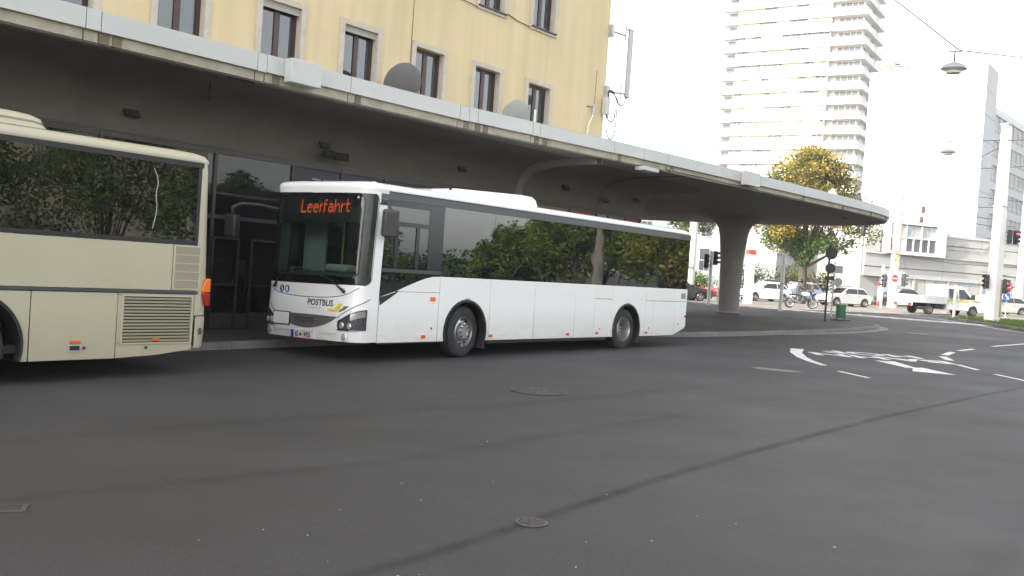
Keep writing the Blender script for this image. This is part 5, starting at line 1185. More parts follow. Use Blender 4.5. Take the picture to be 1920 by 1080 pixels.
# grass island with kerb
gi = [(25.95,56.0),(25.75,53.3),(25.45,50.0),(25.0,45.7),(25.0,40.0),(33,40.0),(36,50),(33.0,55.6),(28.5,57.2)]
isl = MB(); n = len(gi); a = [(x, y, terr(x, y)+.12) for x, y in gi]; cxy = (29.5, 50); isl.add(a+[(x, y, terr(x, y)-.05) for x, y in gi]+[(29.5,50,terr(29.5,50)+.14)], [(i,(i+1)%n,2*n) for i in range(n)]+[(i,(i+1)%n,n+(i+1)%n,n+i) for i in range(n)])
gisl = tag(isl.build('traffic_island', mat('island_earth', (.10,.09,.06), .9, var=.3, scale=2)), 'grassed traffic island at the foot of the white catenary mast', 'traffic island', kind='structure')
kb = [Vector(p) for p in gi]
for i in range(n):
    p, q = kb[i], kb[(i+1)%n]; k = max(1, int((q-p).length/1.0))
    for j in range(k):
        a, b = p.lerp(q, j/k+.006/k), p.lerp(q, (j+1)/k-.006/k); t = (b-a).normalized(); nn = Vector((t.y, -t.x)); c = Vector(cxy)-a; nn = nn if nn.dot(c) > 0 else -nn
        z = terr(a.x, a.y)
        MB().prism([(a.x,a.y,z-.03),(b.x,b.y,z-.03),(b.x+nn.x*.14,b.y+nn.y*.14,z-.03),(a.x+nn.x*.14,a.y+nn.y*.14,z-.03)], (0,0,.165)).build('kerb_stone', m_kerb, gisl)
gr = MB(); rg = random.Random(31)
def inside(x, y): 
    c = False
    for i in range(n):
        (x1,y1),(x2,y2) = gi[i], gi[(i+1)%n]
        if (y1 > y) != (y2 > y) and x < (x2-x1)*(y-y1)/(y2-y1)+x1: c = not c
    return c
for _ in range(15000):
    x, y = rg.uniform(25.2,34), rg.uniform(41,57)
    if not inside(x, y) or not inside(x-.25, y): continue
    z = terr(x, y)+.12; h = rg.uniform(.06,.20); a = rg.random()*6; dx, dy = math.cos(a)*.025, math.sin(a)*.025
    gr.add([(x-dx,y-dy,z),(x+dx,y+dy,z),(x+rg.uniform(-.06,.06),y+rg.uniform(-.06,.06),z+h)], [(0,1,2)])
tag(gr.build('grass', leaf_mat('grass_blade', [(.05,.10,.015),(.09,.15,.02),(.13,.17,.03)])), 'sunlit grass on the traffic island', 'grass', kind='stuff')

# ---------------------------------------------------------------- cars
def car_glass(): return glass('car_glass', (.02,.022,.024), 1.6, .25, (.4,.45,.45))
def car(name, label, cat, fx, fy, yaw, L, W, H, wb, col, prof, fo, group=None, rim='alloy', wr=.30, strip_=False, zb=None, rough=.3, metal=0.0):
    """(fx, fy) is the middle of the front axle; local x is forward; fo the front overhang"""
    z0 = terr(fx, fy) if zb is None else zb
    t = thing(name, label, cat, (fx, fy, z0), yaw, group)
    pm_ = mat('paint_'+name+'_%02d%02d%02d' % tuple(int(c*99) for c in col), col, rough, metal=metal, var=.03, coat=.6)
    xF, xR = fo, -(wb+L-wb-fo); hw = W/2
    belt, hoodz, cowl, rf, rr_, rb, tailz = prof   # belt height; bonnet front height; cowl x; roof front x; roof rear x; rear glass base x; boot height
    ar = wr+.055
    def arch(cx): return [(cx+ar*math.cos(t_), wr+ar*math.sin(t_)) for t_ in np.linspace(0, PI, 11)]
    low = [(xF-.05,.22),(xF,.38),(xF-.01,.55),(xF-.10,hoodz),(xF-.5,hoodz+.08),(cowl,belt+.01),(rb,belt+.03),(xR+.10,tailz),(xR+.01,tailz-.18),(xR,.50),(xR+.05,.26)]
    bot = [p for p in arch(-wb)[::-1]] + [p for p in arch(0)[::-1]]
    outl = low + [(-wb-ar,.22)] + bot[0:11] + [(-wb+ar,.20),(-ar,.20)] + bot[11:] + [(ar,.21)]
    b_ = MB(); nn = len(outl); ys = [(-hw+.05,0),( -hw,1),(hw,1),(hw-.05,0)]
    def yy(z): return hw*(1-.10*max(0,(z-.55)/.5)**1.5 - .05*max(0,(.45-z)/.3))
    vs = [(x, -yy(z), z) for x, z in outl] + [(x, yy(z), z) for x, z in outl]
    b_.add(vs, [tuple(range(nn)), tuple(range(nn, 2*nn))[::-1]] + [(i,(i+1)%nn,nn+(i+1)%nn,nn+i) for i in range(nn)])
    body = b_.build('body', pm_, t, bevel=.035, seg=2)
    gh = [(cowl,belt),(rf,H-.05),((rf+rr_)/2,H),(rr_,H-.05),(rb,belt+.02)]
    def gy(z): return hw*(.90-.20*(z-belt)/(H-belt))
    m_ = len(gh); g = MB().add([(x,-gy(z),z) for x, z in gh]+[(x,gy(z),z) for x, z in gh], [tuple(range(m_)), tuple(range(m_,2*m_))[::-1]]+[(i,(i+1)%m_,m_+(i+1)%m_,m_+i) for i in range(m_)])
    g.build('roof', pm_, t, bevel=.04, seg=2)
    cg = car_glass(); e = .012
    zt, zbt = H-.13, belt+.05
    def xat(a, b, z): return a[0]+(b[0]-a[0])*(z-a[1])/(b[1]-a[1])
    xf = lambda z: xat(gh[0], gh[1], z)-.10; xr = lambda z: xat(gh[4], gh[3], z)+.12
    xm = (rf+rr_)/2-.10
    for sg in (-1, 1):
        for pl in ([(xf(zbt),zbt),(xf(zt),zt),(xm+.03,zt),(xm+.03,zbt)], [(xm-.03,zbt),(xm-.03,zt),(xr(zt),zt),(xr(zbt),zbt)]):
            MB().add([(x, sg*(gy(z)+e), z) for x, z in pl]+[(x, sg*(gy(z)-.01), z) for x, z in pl], [(0,1,2,3),(0,1,5,4),(1,2,6,5),(2,3,7,6),(3,0,4,7)]).build('side_window', cg, t)
        w_ = MB().box(gh[0][0]-.30, gh[0][0]-.12, sg*hw*.92-.0 if sg > 0 else -hw*.92-.18, (hw*.92+.18) if sg > 0 else -hw*.92, belt+.03, belt+.16).build('wing_mirror', pm_, t, bevel=.03)
        hl = MB().box(xF-.34, xF-.03, sg*(hw-.36)-.16, sg*(hw-.36)+.16, hoodz-.16, hoodz-.01).build('headlight', lamp_glass, t, bevel=.03)
        MB().box(xR-.004, xR+.12, sg*(hw-.22)-.12, sg*(hw-.22)+.13, tailz-.42, tailz-.12).build('tail_light', red_lens, t, bevel=.02)
        MB().box(xm-.20, xm-.06, sg*yy(belt-.12)-.012, sg*yy(belt-.12)+.012, belt-.13, belt-.10).build('door_handle', pm_ if not strip_ else dark_grey, t)
        if strip_: MB().box(-wb+ar+.02, -ar-.02, sg*(hw-.012)-.012, sg*(hw-.012)+.014, .50, .56).build('door_strip', dark_grey, t)
        for xd in (xm, ): MB().box(xd-.006, xd+.006, sg*(hw-.02)-.012, sg*(hw-.02)+.012, .28, belt-.12).build('door_gap', dark_grey, t)
    for (p, q), nm in (((gh[0],gh[1]),'windscreen'), ((gh[4],gh[3]),'rear_window')):
        d = Vector((q[0]-p[0], q[1]-p[1])).normalized(); nrm = Vector((-d.y, d.x)); nrm = nrm if nrm.y > 0 else -nrm
        a, b = Vector(p)+d*.06+nrm*.012, Vector(q)-d*.07+nrm*.012
        MB().add([(a.x,-gy(a.y)+.09,a.y),(a.x,gy(a.y)-.09,a.y),(b.x,gy(b.y)-.07,b.y),(b.x,-gy(b.y)+.07,b.y)], [(0,1,2,3)]).build(nm, cg, t)
    MB().box(xF-.02, xF+.006, -.26, .26, .42, .53).build('number_plate', mat('plate_face', (.7,.7,.68), .4), t); MB().box(xF-.06, xF+.004, -hw*.55, hw*.55, .27, .38).build('lower_grille', black_plastic, t)
    MB().box(xR-.008, xR+.02, -.26, .26, .55, .66).build('number_plate', mat('plate_face', (.7,.7,.68), .4), t)
    MB().box(xR+.15, xF-.12, -hw+.14, hw-.14, .16, .40).build('underbody', black_plastic, t)
    for cx in (0, -wb):
        for sg in (-1, 1): wheel(t, Matrix.Translation((cx, sg*(hw-.12), wr)) @ Matrix.Rotation(R(90 if sg < 0 else -90), 4, 'X'), wr, .20, wr*.66, m_rim, rim)
    MB().box(-.8, -1.5, -.5, .5, .3, belt-.02).build('cabin', black_plastic, t)
    return t
HATCH = (.90, .74, -.35, -1.05, -2.35, -3.0, .88)
Y180 = R(180)
# heading left (towards -x): yaw is the street angle turned round
car('white_hatchback', 'white three door hatchback facing left beside the column', 'car', 17.55, 69.9, R(20)+Y180, 3.95, 1.72, 1.48, 2.49, (.80,.80,.80), (.93,.74,-.30,-1.15,-2.5,-2.98,.92), .76)
car('silver_hatchback', 'silver five door hatchback with dark door strips facing left behind the sign post', 'car', 23.35, 69.3, R(20)+Y180, 3.82, 1.65, 1.44, 2.49, (.50,.51,.50), (.90,.72,-.38,-1.10,-2.45,-2.95,.92), .72, strip_=True, metal=.3, rim='cap')
car('black_car', 'black car nosing out from behind the tail of the white bus', 'car', 12.1, 62.0, R(8), 4.2, 1.76, 1.44, 2.58, (.012,.013,.015), (.90,.72,-.40,-1.2,-2.7,-3.3,.95), .82)
car('silver_sedan', 'silver saloon facing left behind the white mast', 'car', 35.9, 71.8, R(14)+Y180, 4.6, 1.78, 1.44, 2.70, (.42,.41,.38), (.91,.74,-.45,-1.25,-2.6,-3.35,.98), .90, metal=.4)
car('red_car', 'dark red car facing us between the pickup and the white mast', 'car', 42.9, 88.5, R(-100), 4.1, 1.72, 1.44, 2.5, (.22,.015,.02), HATCH, .78)
car('white_car', 'white car parked behind the white mast', 'car', 38.0, 77.5, R(30)+Y180, 4.2, 1.75, 1.40, 2.6, (.80,.78,.72), (.90,.72,-.42,-1.2,-2.7,-3.3,.95), .8)
car('blue_car', 'pale blue car parked behind the motorcycle', 'car', 22.6, 78.6, R(24)+Y180, 4.2, 1.74, 1.55, 2.6, (.30,.38,.50), (.95,.76,-.30,-1.0,-2.9,-3.3,.95), .8)
car('dark_estate', 'dark grey car parked behind the white hatchback', 'car', 19.6, 78.2, R(20)+Y180, 4.3, 1.76, 1.60, 2.6, (.05,.055,.06), (.93,.74,-.35,-1.1,-3.0,-3.4,.95), .8)
car('grey_car', 'grey car parked behind the silver hatchback', 'car', 27.0, 81.0, R(24)+Y180, 4.2, 1.74, 1.46, 2.6, (.25,.26,.27), HATCH, .8)
car('graphite_car', 'dark car half hidden by the red and white bollard', 'car', 33.6, 84.5, R(200), 4.2, 1.74, 1.46, 2.6, (.06,.065,.07), HATCH, .8)
# crew-cab pickup with dropside bed, heading right and away
pk = thing('pickup_truck', 'white double cab pickup with a dropside bed and a yellow stripe along its cab', 'pickup truck', (27.35, 63.2, terr(27.35,63.2)), R(14))
pw_ = mat('pickup_white', (.74,.74,.71), .35, var=.03, coat=.4); WBp, HW = 3.4, .95
cab = [(1.35,.55),(3.05,.50)] + [(3.4-.40+.80*0+ .0,.5)][:0]
ar = .40; A_ = [(3.4+ar*math.cos(t), .35+ar*math.sin(t)) for t in np.linspace(PI, 0, 11)]
outl = [(1.30,.42),(2.98,.38)] + A_ + [(4.22,.35),(4.28,.55),(4.25,.80),(4.12,1.0),(3.45,1.17),(2.72,1.90),(2.4,1.97),(1.45,1.97),(1.32,1.88)]
def ycab(z): return HW*(1 - .16*max(0,(z-1.1)/.85))
nn = len(outl); MB().add([(x,-ycab(z),z) for x,z in outl]+[(x,ycab(z),z) for x,z in outl], [tuple(range(nn)),tuple(range(nn,2*nn))[::-1]]+[(i,(i+1)%nn,nn+(i+1)%nn,nn+i) for i in range(nn)]).build('cab', pw_, pk, bevel=.04)
for sg in (-1, 1):
    for pl in ([(1.50,1.18),(1.50,1.80),(2.12,1.80),(2.12,1.16)], [(2.24,1.16),(2.24,1.80),(2.66,1.80),(3.18,1.20),(3.1,1.15)]):
        q = len(pl); MB().add([(x,sg*(ycab(z)+.012),z) for x,z in pl]+[(x,sg*(ycab(z)-.01),z) for x,z in pl], [tuple(range(q))]+[(i,(i+1)%q,q+(i+1)%q,q+i) for i in range(q)]).build('side_window', car_glass(), pk)
    for a, b in ((1.36,2.16),(2.22,2.95),(3.15,3.85)): MB().box(a,b,sg*(HW+.0)-.008,sg*(HW)+.008,.985,1.08).build('yellow_stripe', mat('stripe_yellow', (.62,.46,.02), .5, var=.04), pk)
    for xd in (1.42, 2.19, 3.02): MB().box(xd-.008,xd+.008,sg*HW-.006,sg*HW+.006,.52,1.08).build('door_gap', dark_grey, pk)
    for xd in (1.50, 2.30): MB().box(xd,xd+.16,sg*(HW+.01)-.02,sg*(HW+.01)+.02,1.09,1.13).build('door_handle', black_plastic, pk)
    MB().box(3.10,3.26,sg*(HW+.14)-.12,sg*(HW+.14)+.12,1.16,1.48).build('wing_mirror', black_plastic, pk, bevel=.03); MB().box(4.05,4.27,sg*.70-.18,sg*.70+.18,.80,.98).build('headlight', lamp_glass, pk, bevel=.03)
txt(q := MB(), 'MA', .20, lambda x, y: (1.62+x, -HW-.010, .72+y*.9)); q.build('door_lettering', mat('letter_black', (.02,.02,.02)), pk); txt(q := MB(), 'TAXI', .085, lambda x, y: (1.9+x, -HW-.012, 1.0+y)) if False else None
MB().box(2.62,2.66,-.80,.80,1.2,1.8).build('cabin', black_plastic, pk)
MB().add([(3.42,-.78,1.21),(3.42,.78,1.21),(2.75,.70,1.87),(2.75,-.70,1.87)], [(0,1,2,3)]).build('windscreen', car_glass(), pk); MB().box(4.2,4.31,-.93,.93,.34,.62).build('bumper', black_plastic, pk, bevel=.04)
bed = MB(); bed.box(-1.32,1.22,-1.0,1.0,.80,.88); bd_ = bed.build('bed_floor', dark_grey, pk)
for sg in (-1, 1):
    for k in range(2): MB().box(-1.30,1.20,sg*1.0-.02,sg*1.0+.02,.74+k*.26,.99+k*.26).build('dropside', mat('dropside_alu', (.62,.63,.63), .4, metal=.3), pk, bevel=.012)
for k in range(2): MB().box(-1.345,-1.305,-1.0,1.0,.74+k*.26,.99+k*.26).build('tailboard', pw_, pk, bevel=.012)
hbq = MB(); 
for y in (-.95,.95): hbq.box(1.22,1.28,y-.05,y+.05,.88,2.02)
hbq.box(1.22,1.28,-.9,.9,1.30,1.36); hbq.box(1.22,1.28,-.9,.9,1.94,2.02); hbq.build('headboard', pw_, pk)
MB().box(1.20,1.23,-.9,.9,1.36,1.94).build('headboard_panel', mat('headboard_grey', (.60,.58,.50), .6), pk)
for r_ in range(3):
    for k in range(8): MB().box(1.185,1.20,-.72+k*.19,-.58+k*.19,1.48+r_*.13,1.56+r_*.13).build('headboard_slot', mat('slot_tan', (.34,.28,.18), .7), pk)
MB().box(-.4,.9,-.85,.6,.88,1.14).build('bed_load', mat('load_white', (.6,.58,.53), .7), pk, bevel=.03)
ch = MB(); ch.box(-1.25,1.3,-.42,-.30,.50,.80); ch.box(-1.25,1.3,.30,.42,.50,.80); ch.box(-.1,.1,-.8,.8,.30,.42); ch.box(.55,1.2,-.8,-.42,.40,.72); tag(ch.build('chassis', black_plastic, pk), kind='stuff')
MB().box(-1.36,-1.30,-.95,.95,.52,.72).build('rear_bar', mat('bar_cream', (.62,.55,.42), .5), pk, bevel=.02)
for sg in (-1,1): MB().box(-1.385,-1.36,sg*.72-.17,sg*.72+.17,.54,.70).build('tail_light', red_lens, pk)
MB().box(-1.375,-1.36,-.26,.26,.55,.67).build('number_plate', mat('plate_face', (.7,.7,.68)), pk)
for cx in (0, 3.4):
    for sg in (-1, 1): wheel(pk, Matrix.Translation((cx, sg*(HW-.13), .345)) @ Matrix.Rotation(R(90 if sg < 0 else -90), 4, 'X'), .345, .22, .22, mat('dark_rim', (.2,.2,.2), .5, metal=.5), 'cap')
# ---------------------------------------------------------------- masts, posts, signs, lamps
def zt(x, y): return terr(x, y)
m_black = mat('signal_black', (.02,.02,.022), .5); m_red_on = mat('signal_red', (.6,.02,.02), .3, emit=(1,.06,.04), estr=2.2); m_off = mat('signal_off', (.05,.03,.03), .3)
m_sback = mat('sign_back', (.34,.34,.34), .5, metal=.3); m_swhite = mat('sign_face_white', (.75,.75,.73), .5); m_sred = mat('sign_face_red', (.55,.03,.03), .5); m_sblue = mat('sign_face_blue', (.02,.12,.42), .5)
def signal(name, label, x, y, z, yaw, lit=None, group='traffic signal heads', s=1.0):
    """three-lamp head facing local -y"""
    t = thing(name, label, 'traffic light', (x, y, z), yaw, group)
    MB().box(-.15*s,.15*s,-.02,.22*s,-.48*s,.48*s).build('housing', m_black, t, bevel=.03)
    for i, zz in enumerate((.31,0,-.31)):
        MB().lathe([(.11*s,0),(.10*s,.03),(.001,.04)], 16, Matrix.Translation((0,-.02,zz*s)) @ Matrix.Rotation(R(90),4,'X'), cap=False).build('lamp', m_red_on if lit == i else m_off, t)
        MB().lathe([(.125*s,0),(.125*s,.20*s),(.115*s,.20*s),(.115*s,0)], 16, Matrix.Translation((0,-.02,zz*s)) @ Matrix.Rotation(R(90),4,'X') @ Matrix.Rotation(R(-20),4,'Z'), cap=False, arc=R(220)).build('visor', m_black, t)
    return t
def post(name, label, cat, x, y, h, r, m_, extra=None, sides=12):
    t = thing(name, label, cat, (x, y, zt(x, y)), 0); MB().tube([(0,0,-.1),(0,0,h)], r, sides).build('pole', m_, t, smooth=True)
    MB().lathe([(r*1.5,0),(r*1.5,.05),(r,.09)], sides, cap=False).build('foot', m_, t)
    return t
# big white catenary mast
mx, my = 27.16, 53.3; mz = zt(mx, my)
ms = thing('catenary_mast', 'tall white square mast on the traffic island carrying signal heads', 'mast', (mx, my, mz), R(28))
m_mast = mat('mast_white', (.74,.73,.68), .6, var=.05, scale=1.2)
MB().prism([(-.31,-.31,.05),(.31,-.31,.05),(.31,.31,.05),(-.31,.31,.05)], (0,0,.0001)).v
pr_ = MB(); a, b = .31, .20; pr_.add([(-a,-a,.0),(a,-a,0),(a,a,0),(-a,a,0),(-b,-b,11.2),(b,-b,11.2),(b,b,11.2),(-b,b,11.2)], [(0,3,2,1),(4,5,6,7),(0,1,5,4),(1,2,6,5),(2,3,7,6),(3,0,4,7)]); pr_.build('mast_shaft', m_mast, ms, bevel=.03)
MB().box(-.26,.26,-.26,.26,11.2,11.28).build('cap', galv, ms); bd1 = MB(); [bd1.box(-.30,.30,-.30,.30,z,z+.05) for z in (6.6,)]; bd1.build('collar', galv, ms)
MB().box(.13,.27,-.335,-.30,.4,2.5).build('cable_duct', mat('duct_tan', (.34,.28,.2), .7), ms)
signal('traffic_light', 'dark signal head on the left flank of the white mast', mx-.62, my-.2, mz+2.35, R(-60), s=.85)
signal('traffic_light', 'signal head with a faint red lamp on the right flank of the white mast', mx+.58, my-.2, mz+2.15, R(60), 0, s=.85)
signal('traffic_light', 'upper signal head seen from its grey back beside the white mast', mx+.56, my-.1, mz+4.95, R(170), s=.8)
signal('traffic_light', 'upper signal head glowing red to the right of the white mast', mx+1.0, my-.1, mz+4.95, R(25), 0, s=.8)
ar_ = thing('mast_bracket', 'horizontal steel arm holding the upper signal heads to the white mast', 'bracket', (mx, my, mz)); MB().tube([(0,0,5.6),(1.1,-.0,5.55)], .035, 8).build('arm', galv, ar_); MB().tube([(-.75,-.05,2.9),(.7,-.05,2.75)], .03, 8).build('clamp_arm', galv, ar_)
m2 = thing('catenary_mast', 'second pale mast at the right picture edge beyond the silver saloon', 'mast', (41.3, 77.0, zt(41.3,77)), 0); MB().tube([(0,0,-.1),(.0,0,12)], [.30,.22], 12).build('mast_shaft', mat('mast_grey', (.55,.54,.50), .7, var=.08), m2, smooth=True); MB().lathe([(.42,0),(.42,.3),(.32,.36)], 12, cap=False).build('foot', concrete, m2)
# concrete pole with posters left of the pickup and the thin mast behind it
cp = thing('concrete_pole', 'thick pale concrete pole plastered with scraps of paper behind the no entry board', 'pole', (29.4, 73.0, zt(29.4,73)), R(10)); MB().tube([(0,0,-.1),(0,0,2.5),(.03,0,9.0)], [.36,.34,.29], 14).build('shaft', mat('pole_concrete', (.58,.55,.49), .85, var=.12, scale=2), cp, smooth=True)
for i in range(7): 
    z = 1.6+rnd.random()*2.6; a = -1.57+rnd.uniform(-.7,.7); MB().box(-.16,.16,-.372,-.352,z,z+.35, X=Matrix.Rotation(a+1.57,4,'Z')).build('poster', mat('poster_tan', (.42,.33,.22), .9, var=.3, scale=4), cp)
th_ = thing('thin_mast', 'thin dark wire mast with short crossbars above the concrete pole', 'mast', (29.5, 73.8, zt(29.5,73.8))); MB().tube([(0,0,0),(0,0,9.9)], .06, 6).build('pole', galv, th_)
for z in (9.4, 8.0, 7.2): MB().tube([(-.28,0,z),(.08,0,z)], .03, 5).build('crossbar', galv, th_)
# no entry frame
nx, ny = 27.45, 70.2; nz = zt(nx, ny)
ne = thing('sign_post', 'white portal post with an arm holding a no entry board beside the pickup tail', 'sign post', (nx, ny, nz), R(12)); MB().tube([(0,0,-.1),(0,0,3.2)], .10, 10).build('pole', white_coat, ne); MB().tube([(0,0,2.72),(1.75,0,2.72)], .04, 8).build('arm', white_coat, ne)
nb = thing('no_entry_board', 'white board with a red no entry disc hanging beside the pickup tail', 'sign', (nx+.9, ny+.10, nz+2.20), R(12)); MB().box(-.55,.55,0,.03,-.38,.38).build('board', m_swhite, nb, bevel=.01)
MB().lathe([(.27,0),(.27,.012),(.001,.012)], 28, Matrix.Translation((.05,-.001,.08)) @ Matrix.Rotation(R(90),4,'X'), cap=False).build('disc', m_sred, nb); MB().box(-.15,.25,-.02,-.014,.035,.125).build('bar', m_swhite, nb)
signal('traffic_light', 'dark signal head at the left of the no entry board', nx+.02, ny-.18, nz+2.05, R(-40)); signal('traffic_light', 'dark signal head at the right end of the no entry arm', nx+1.75, ny+.2, nz+2.2, R(60))
# right-hand sign cluster
sx, sy = 34.3, 65.5; sz = zt(sx, sy)
sg_ = post('sign_post', 'short grey post carrying a no entry disc over a blue arrow disc', 'sign post', sx, sy, 2.2, .045, galv)
q = thing('no_entry_sign', 'round red no entry sign on the short post right of the white mast', 'sign', (sx, sy-.06, sz+2.15), R(20)); MB().lathe([(.36,0),(.36,.015),(.001,.015)], 28, Matrix.Rotation(R(90),4,'X'), cap=False).build('disc', m_sred, q); MB().box(-.26,.26,-.022,-.016,-.06,.06).build('bar', m_swhite, q)
q = thing('keep_right_sign', 'round blue sign with a white diagonal arrow under the no entry disc', 'sign', (sx-.05, sy-.06, sz+1.45), R(20)); MB().lathe([(.34,0),(.34,.015),(.001,.015)], 28, Matrix.Rotation(R(90),4,'X'), cap=False).build('disc', m_sblue, q)
MB().add([(-.20,-.02,.12),(-.12,-.02,.20),(.10,-.02,-.02),(.18,-.02,.06),(.20,-.02,-.20),(-.06,-.02,-.18),(.02,-.02,-.10)], [(0,1,2,6),(2,3,4),(2,4,6),(4,5,6)]).build('arrow', m_swhite, q)
bi = [(sx-3.5,sy+1.2),(sx+4,sy+2.0),(sx+4,sy+3.2),(sx-3.5,sy+2.2)]
ri = MB(); ri.add([(x, y, terr(x,y)+.14) for x, y in bi]+[(x, y, terr(x,y)-.05) for x, y in bi], [(0,1,2,3),(0,1,5,4),(1,2,6,5),(2,3,7,6),(3,0,4,7)]); tag(ri.build('kerb_refuge', m_kerb), 'narrow pale kerbed refuge beside the silver saloon', 'traffic island', kind='structure')
# red and white bollard
bo = thing('bollard', 'red and white marker bollard left of the no entry board', 'bollard', (29.2, 75.2, zt(29.2,75.2)))
for k in range(4): MB().lathe([(.12,.40*k),(.12,.40*(k+1)-.005)], 14, cap=True).build('band', mat('bollard_red', (.55,.03,.03), .5) if k == 0 else m_swhite, bo)
MB().lathe([(.17,1.60),(.19,1.8),(.13,1.9),(.001,1.92)], 12).build('head', mat('bollard_red', (.55,.03,.03)), bo)
# white posts
w1 = post('white_post', 'white round steel post in front of the motorcycle', 'post', 14.2, 49.8, 3.15, .105, m_mast); MB().lathe([(.115,1.55),(.115,1.63)], 12, cap=False).build('band', galv, w1)
w2 = post('white_post', 'pale square marker post between us and the pickup cab', 'post', 27.3, 58.2, 2.05, .10, mat('post_cream', (.62,.58,.48), .6), sides=4)
# pedestrian signal near the bus tail
ts = post('signal_post', 'white signal post between the bus tail and the concrete column', 'post', 10.83, 51.9, 3.1, .10, m_mast)
signal('traffic_light', 'dark signal head on the post beside the bus tail, seen from behind', 10.55, 51.7, zt(10.8,51.9)+2.55, R(150), s=.8); signal('traffic_light', 'dark signal head on the right of the post beside the bus tail', 11.15, 52.0, zt(10.8,51.9)+2.75, R(60), s=.8)
t2 = post('sign_post', 'thin tan post with small signs seen beside the concrete column', 'sign post', 12.2, 56.0, 2.9, .05, mat('post_tan', (.45,.38,.28), .6)); MB().lathe([(.30,0),(.30,.02),(.001,.02)], 20, Matrix.Translation((.28,-.05,2.35)) @ Matrix.Rotation(R(90),4,'X')).build('round_plate', m_swhite, t2); MB().box(-.05,.35,-.08,-.05,1.05,1.55).build('plate', m_swhite, t2)
# lamp column and white facade fin behind the bus tail
fn_ = thing('street_pole', 'thick pale street pole with a box showing above the bus tail', 'pole', (11.8, 62.8, zt(11.8,62.8)), 0); MB().tube([(0,0,-.1),(0,0,9)], .27, 12).build('shaft', mat('pole_concrete', (.58,.55,.49)), fn_, smooth=True); MB().box(-.45,.05,-.45,-.26,2.2,3.0).build('box', white_coat, fn_, bevel=.04)
# advertising pillar behind the column
ad = thing('advertising_pillar', 'bright white pillar with a red top just right of the concrete column', 'pillar', (15.55, 62.2, zt(15.55,62.2)), R(10)); MB().box(-.24,.24,-.24,.24,0,3.25).build('shaft', m_mast, ad, bevel=.03); MB().box(-.26,.26,-.26,.26,3.25,3.55).build('top', mat('pillar_red', (.5,.05,.04), .5), ad, bevel=.02)
# sign posts on the island
dp = post('sign_post', 'dark post with two round signs seen from behind near the green bin', 'sign post', 13.79, 41.4, 3.5, .045, mat('post_dark', (.035,.03,.03), .6, metal=.3))
for zz, r_ in ((3.12,.27),(2.46,.225)):
    MB().lathe([(r_,0),(r_,.015),(.001,.015)], 28, Matrix.Translation((.05,-.07,zz)) @ Matrix.Rotation(R(90),4,'X')).build('round_plate', mat('sign_dark_back', (.045,.042,.042), .6), dp)
MB().box(-.16,.26,-.075,-.055,1.93,2.12).build('plate', mat('sign_dark_back', (.045,.042,.042)), dp); MB().box(-.06,.06,-.06,.06,.85,.93).build('clamp', black_iron, dp)
gp_ = post('sign_post', 'thin grey post with small pale signs beyond the dark sign post', 'sign post', 16.8, 49.5, 2.9, .04, galv); MB().box(-.02,.42,-.06,-.045,2.3,2.7).build('plate', m_sback, gp_); MB().lathe([(.22,0),(.22,.02),(.001,.02)], 20, Matrix.Translation((.22,-.06,1.85)) @ Matrix.Rotation(R(90),4,'X')).build('round_plate', m_sback, gp_)
# green bin
bn = thing('litter_bin', 'green litter bin on a low frame at the tip of the pavement', 'litter bin', (15.1, 43.2, zt(15.1,43.2)+KH-.003), R(15))
m_bin = mat('bin_green', (.012,.14,.055), .45, var=.12, scale=3)
MB().lathe([(.20,.14),(.225,.16),(.225,.70),(.235,.705),(.235,.725),(.20,.735),(.001,.74)], 22).build('bin_body', m_bin, bn, smooth=True, angle=30)
lg = MB(); 
for sx_ in (-1,1): MB().box(sx_*.20-.02,sx_*.20+.02,-.04,.04,.0,.40).build('leg', m_bin, bn)
MB().box(-.36,.36,-.2,.2,.0,.035).build('base_plate', black_iron, bn, bevel=.01)
for (a, b) in ((.03,.42),(.09,.50),(.03,.52)): MB().box(a-.02,a+.05,-.239,-.2,b,b+.075, X=Matrix.Rotation(R(25),4,'Z')).build('emblem', m_swhite, bn)
# hanging street lamps and their wires
m_lamp = mat('lamp_shell', (.30,.30,.30), .5, metal=.2); m_lens = mat('lamp_lens', (.70,.68,.62), .4)
def lamp(x, y, z, label, r=.40, dome=False):
    t = thing('street_lamp', label, 'street lamp', (x, y, z), 0, 'lamps hung from wires')
    if dome: MB().lathe([(r,0),(r*.93,.12),(r*.62,.27),(r*.28,.36),(r*.10,.5),(.01,.52)], 24, cap=False).build('shade', m_swhite, t, smooth=True)
    else: MB().lathe([(r,0),(r*1.0,.03),(r*.85,.11),(r*.5,.19),(r*.15,.24),(.01,.25)], 28, cap=False).build('shade', m_lamp, t, smooth=True)
    MB().lathe([(r*.97,.0),(r*.62,-.06),(r*.55,-.13),(.01,-.17)], 24, cap=False).build('lens', m_lens, t, smooth=True)
    h = MB(); h.tube([(0,0,.22),(0,0,.55)], .025, 6); h.tube([(-.22,0,.58),(.22,0,.58)], .02, 6); h.build('hanger', wire_black, t)
    return t
lamp(13.91, 31.0, 9.27, 'nearest and largest hanging lamp, in front of the slab building'); lamp(22.46, 50.0, 9.46, 'smaller hanging lamp below the nearest one'); lamp(23.0, 69.5, 8.75, 'white bell shaped lamp just above the canopy rim', .36, True)
def wire(label, pts, r=.018, sag=0.0, name='overhead_wire'):
    P = []
    for i in range(len(pts)-1):
        a, b = Vector(pts[i]), Vector(pts[i+1])
        for k in range(12): f = k/12; P.append(a.lerp(b, f) - Vector((0,0,4*sag*f*(1-f))))
    P.append(Vector(pts[-1])); o = MB().tube(P, r, 5).build(name, wire_black); return tag(o, label, 'wire', 'overhead wires')
def atd(px, py, Y):
    c = cam_o.matrix_world.to_3x3(); d = c @ Vector(((px-960)/F_PX, -(py-540)/F_PX, -1.0)); return Vector((0,0,CAM_H)) + d*(Y/d.y)
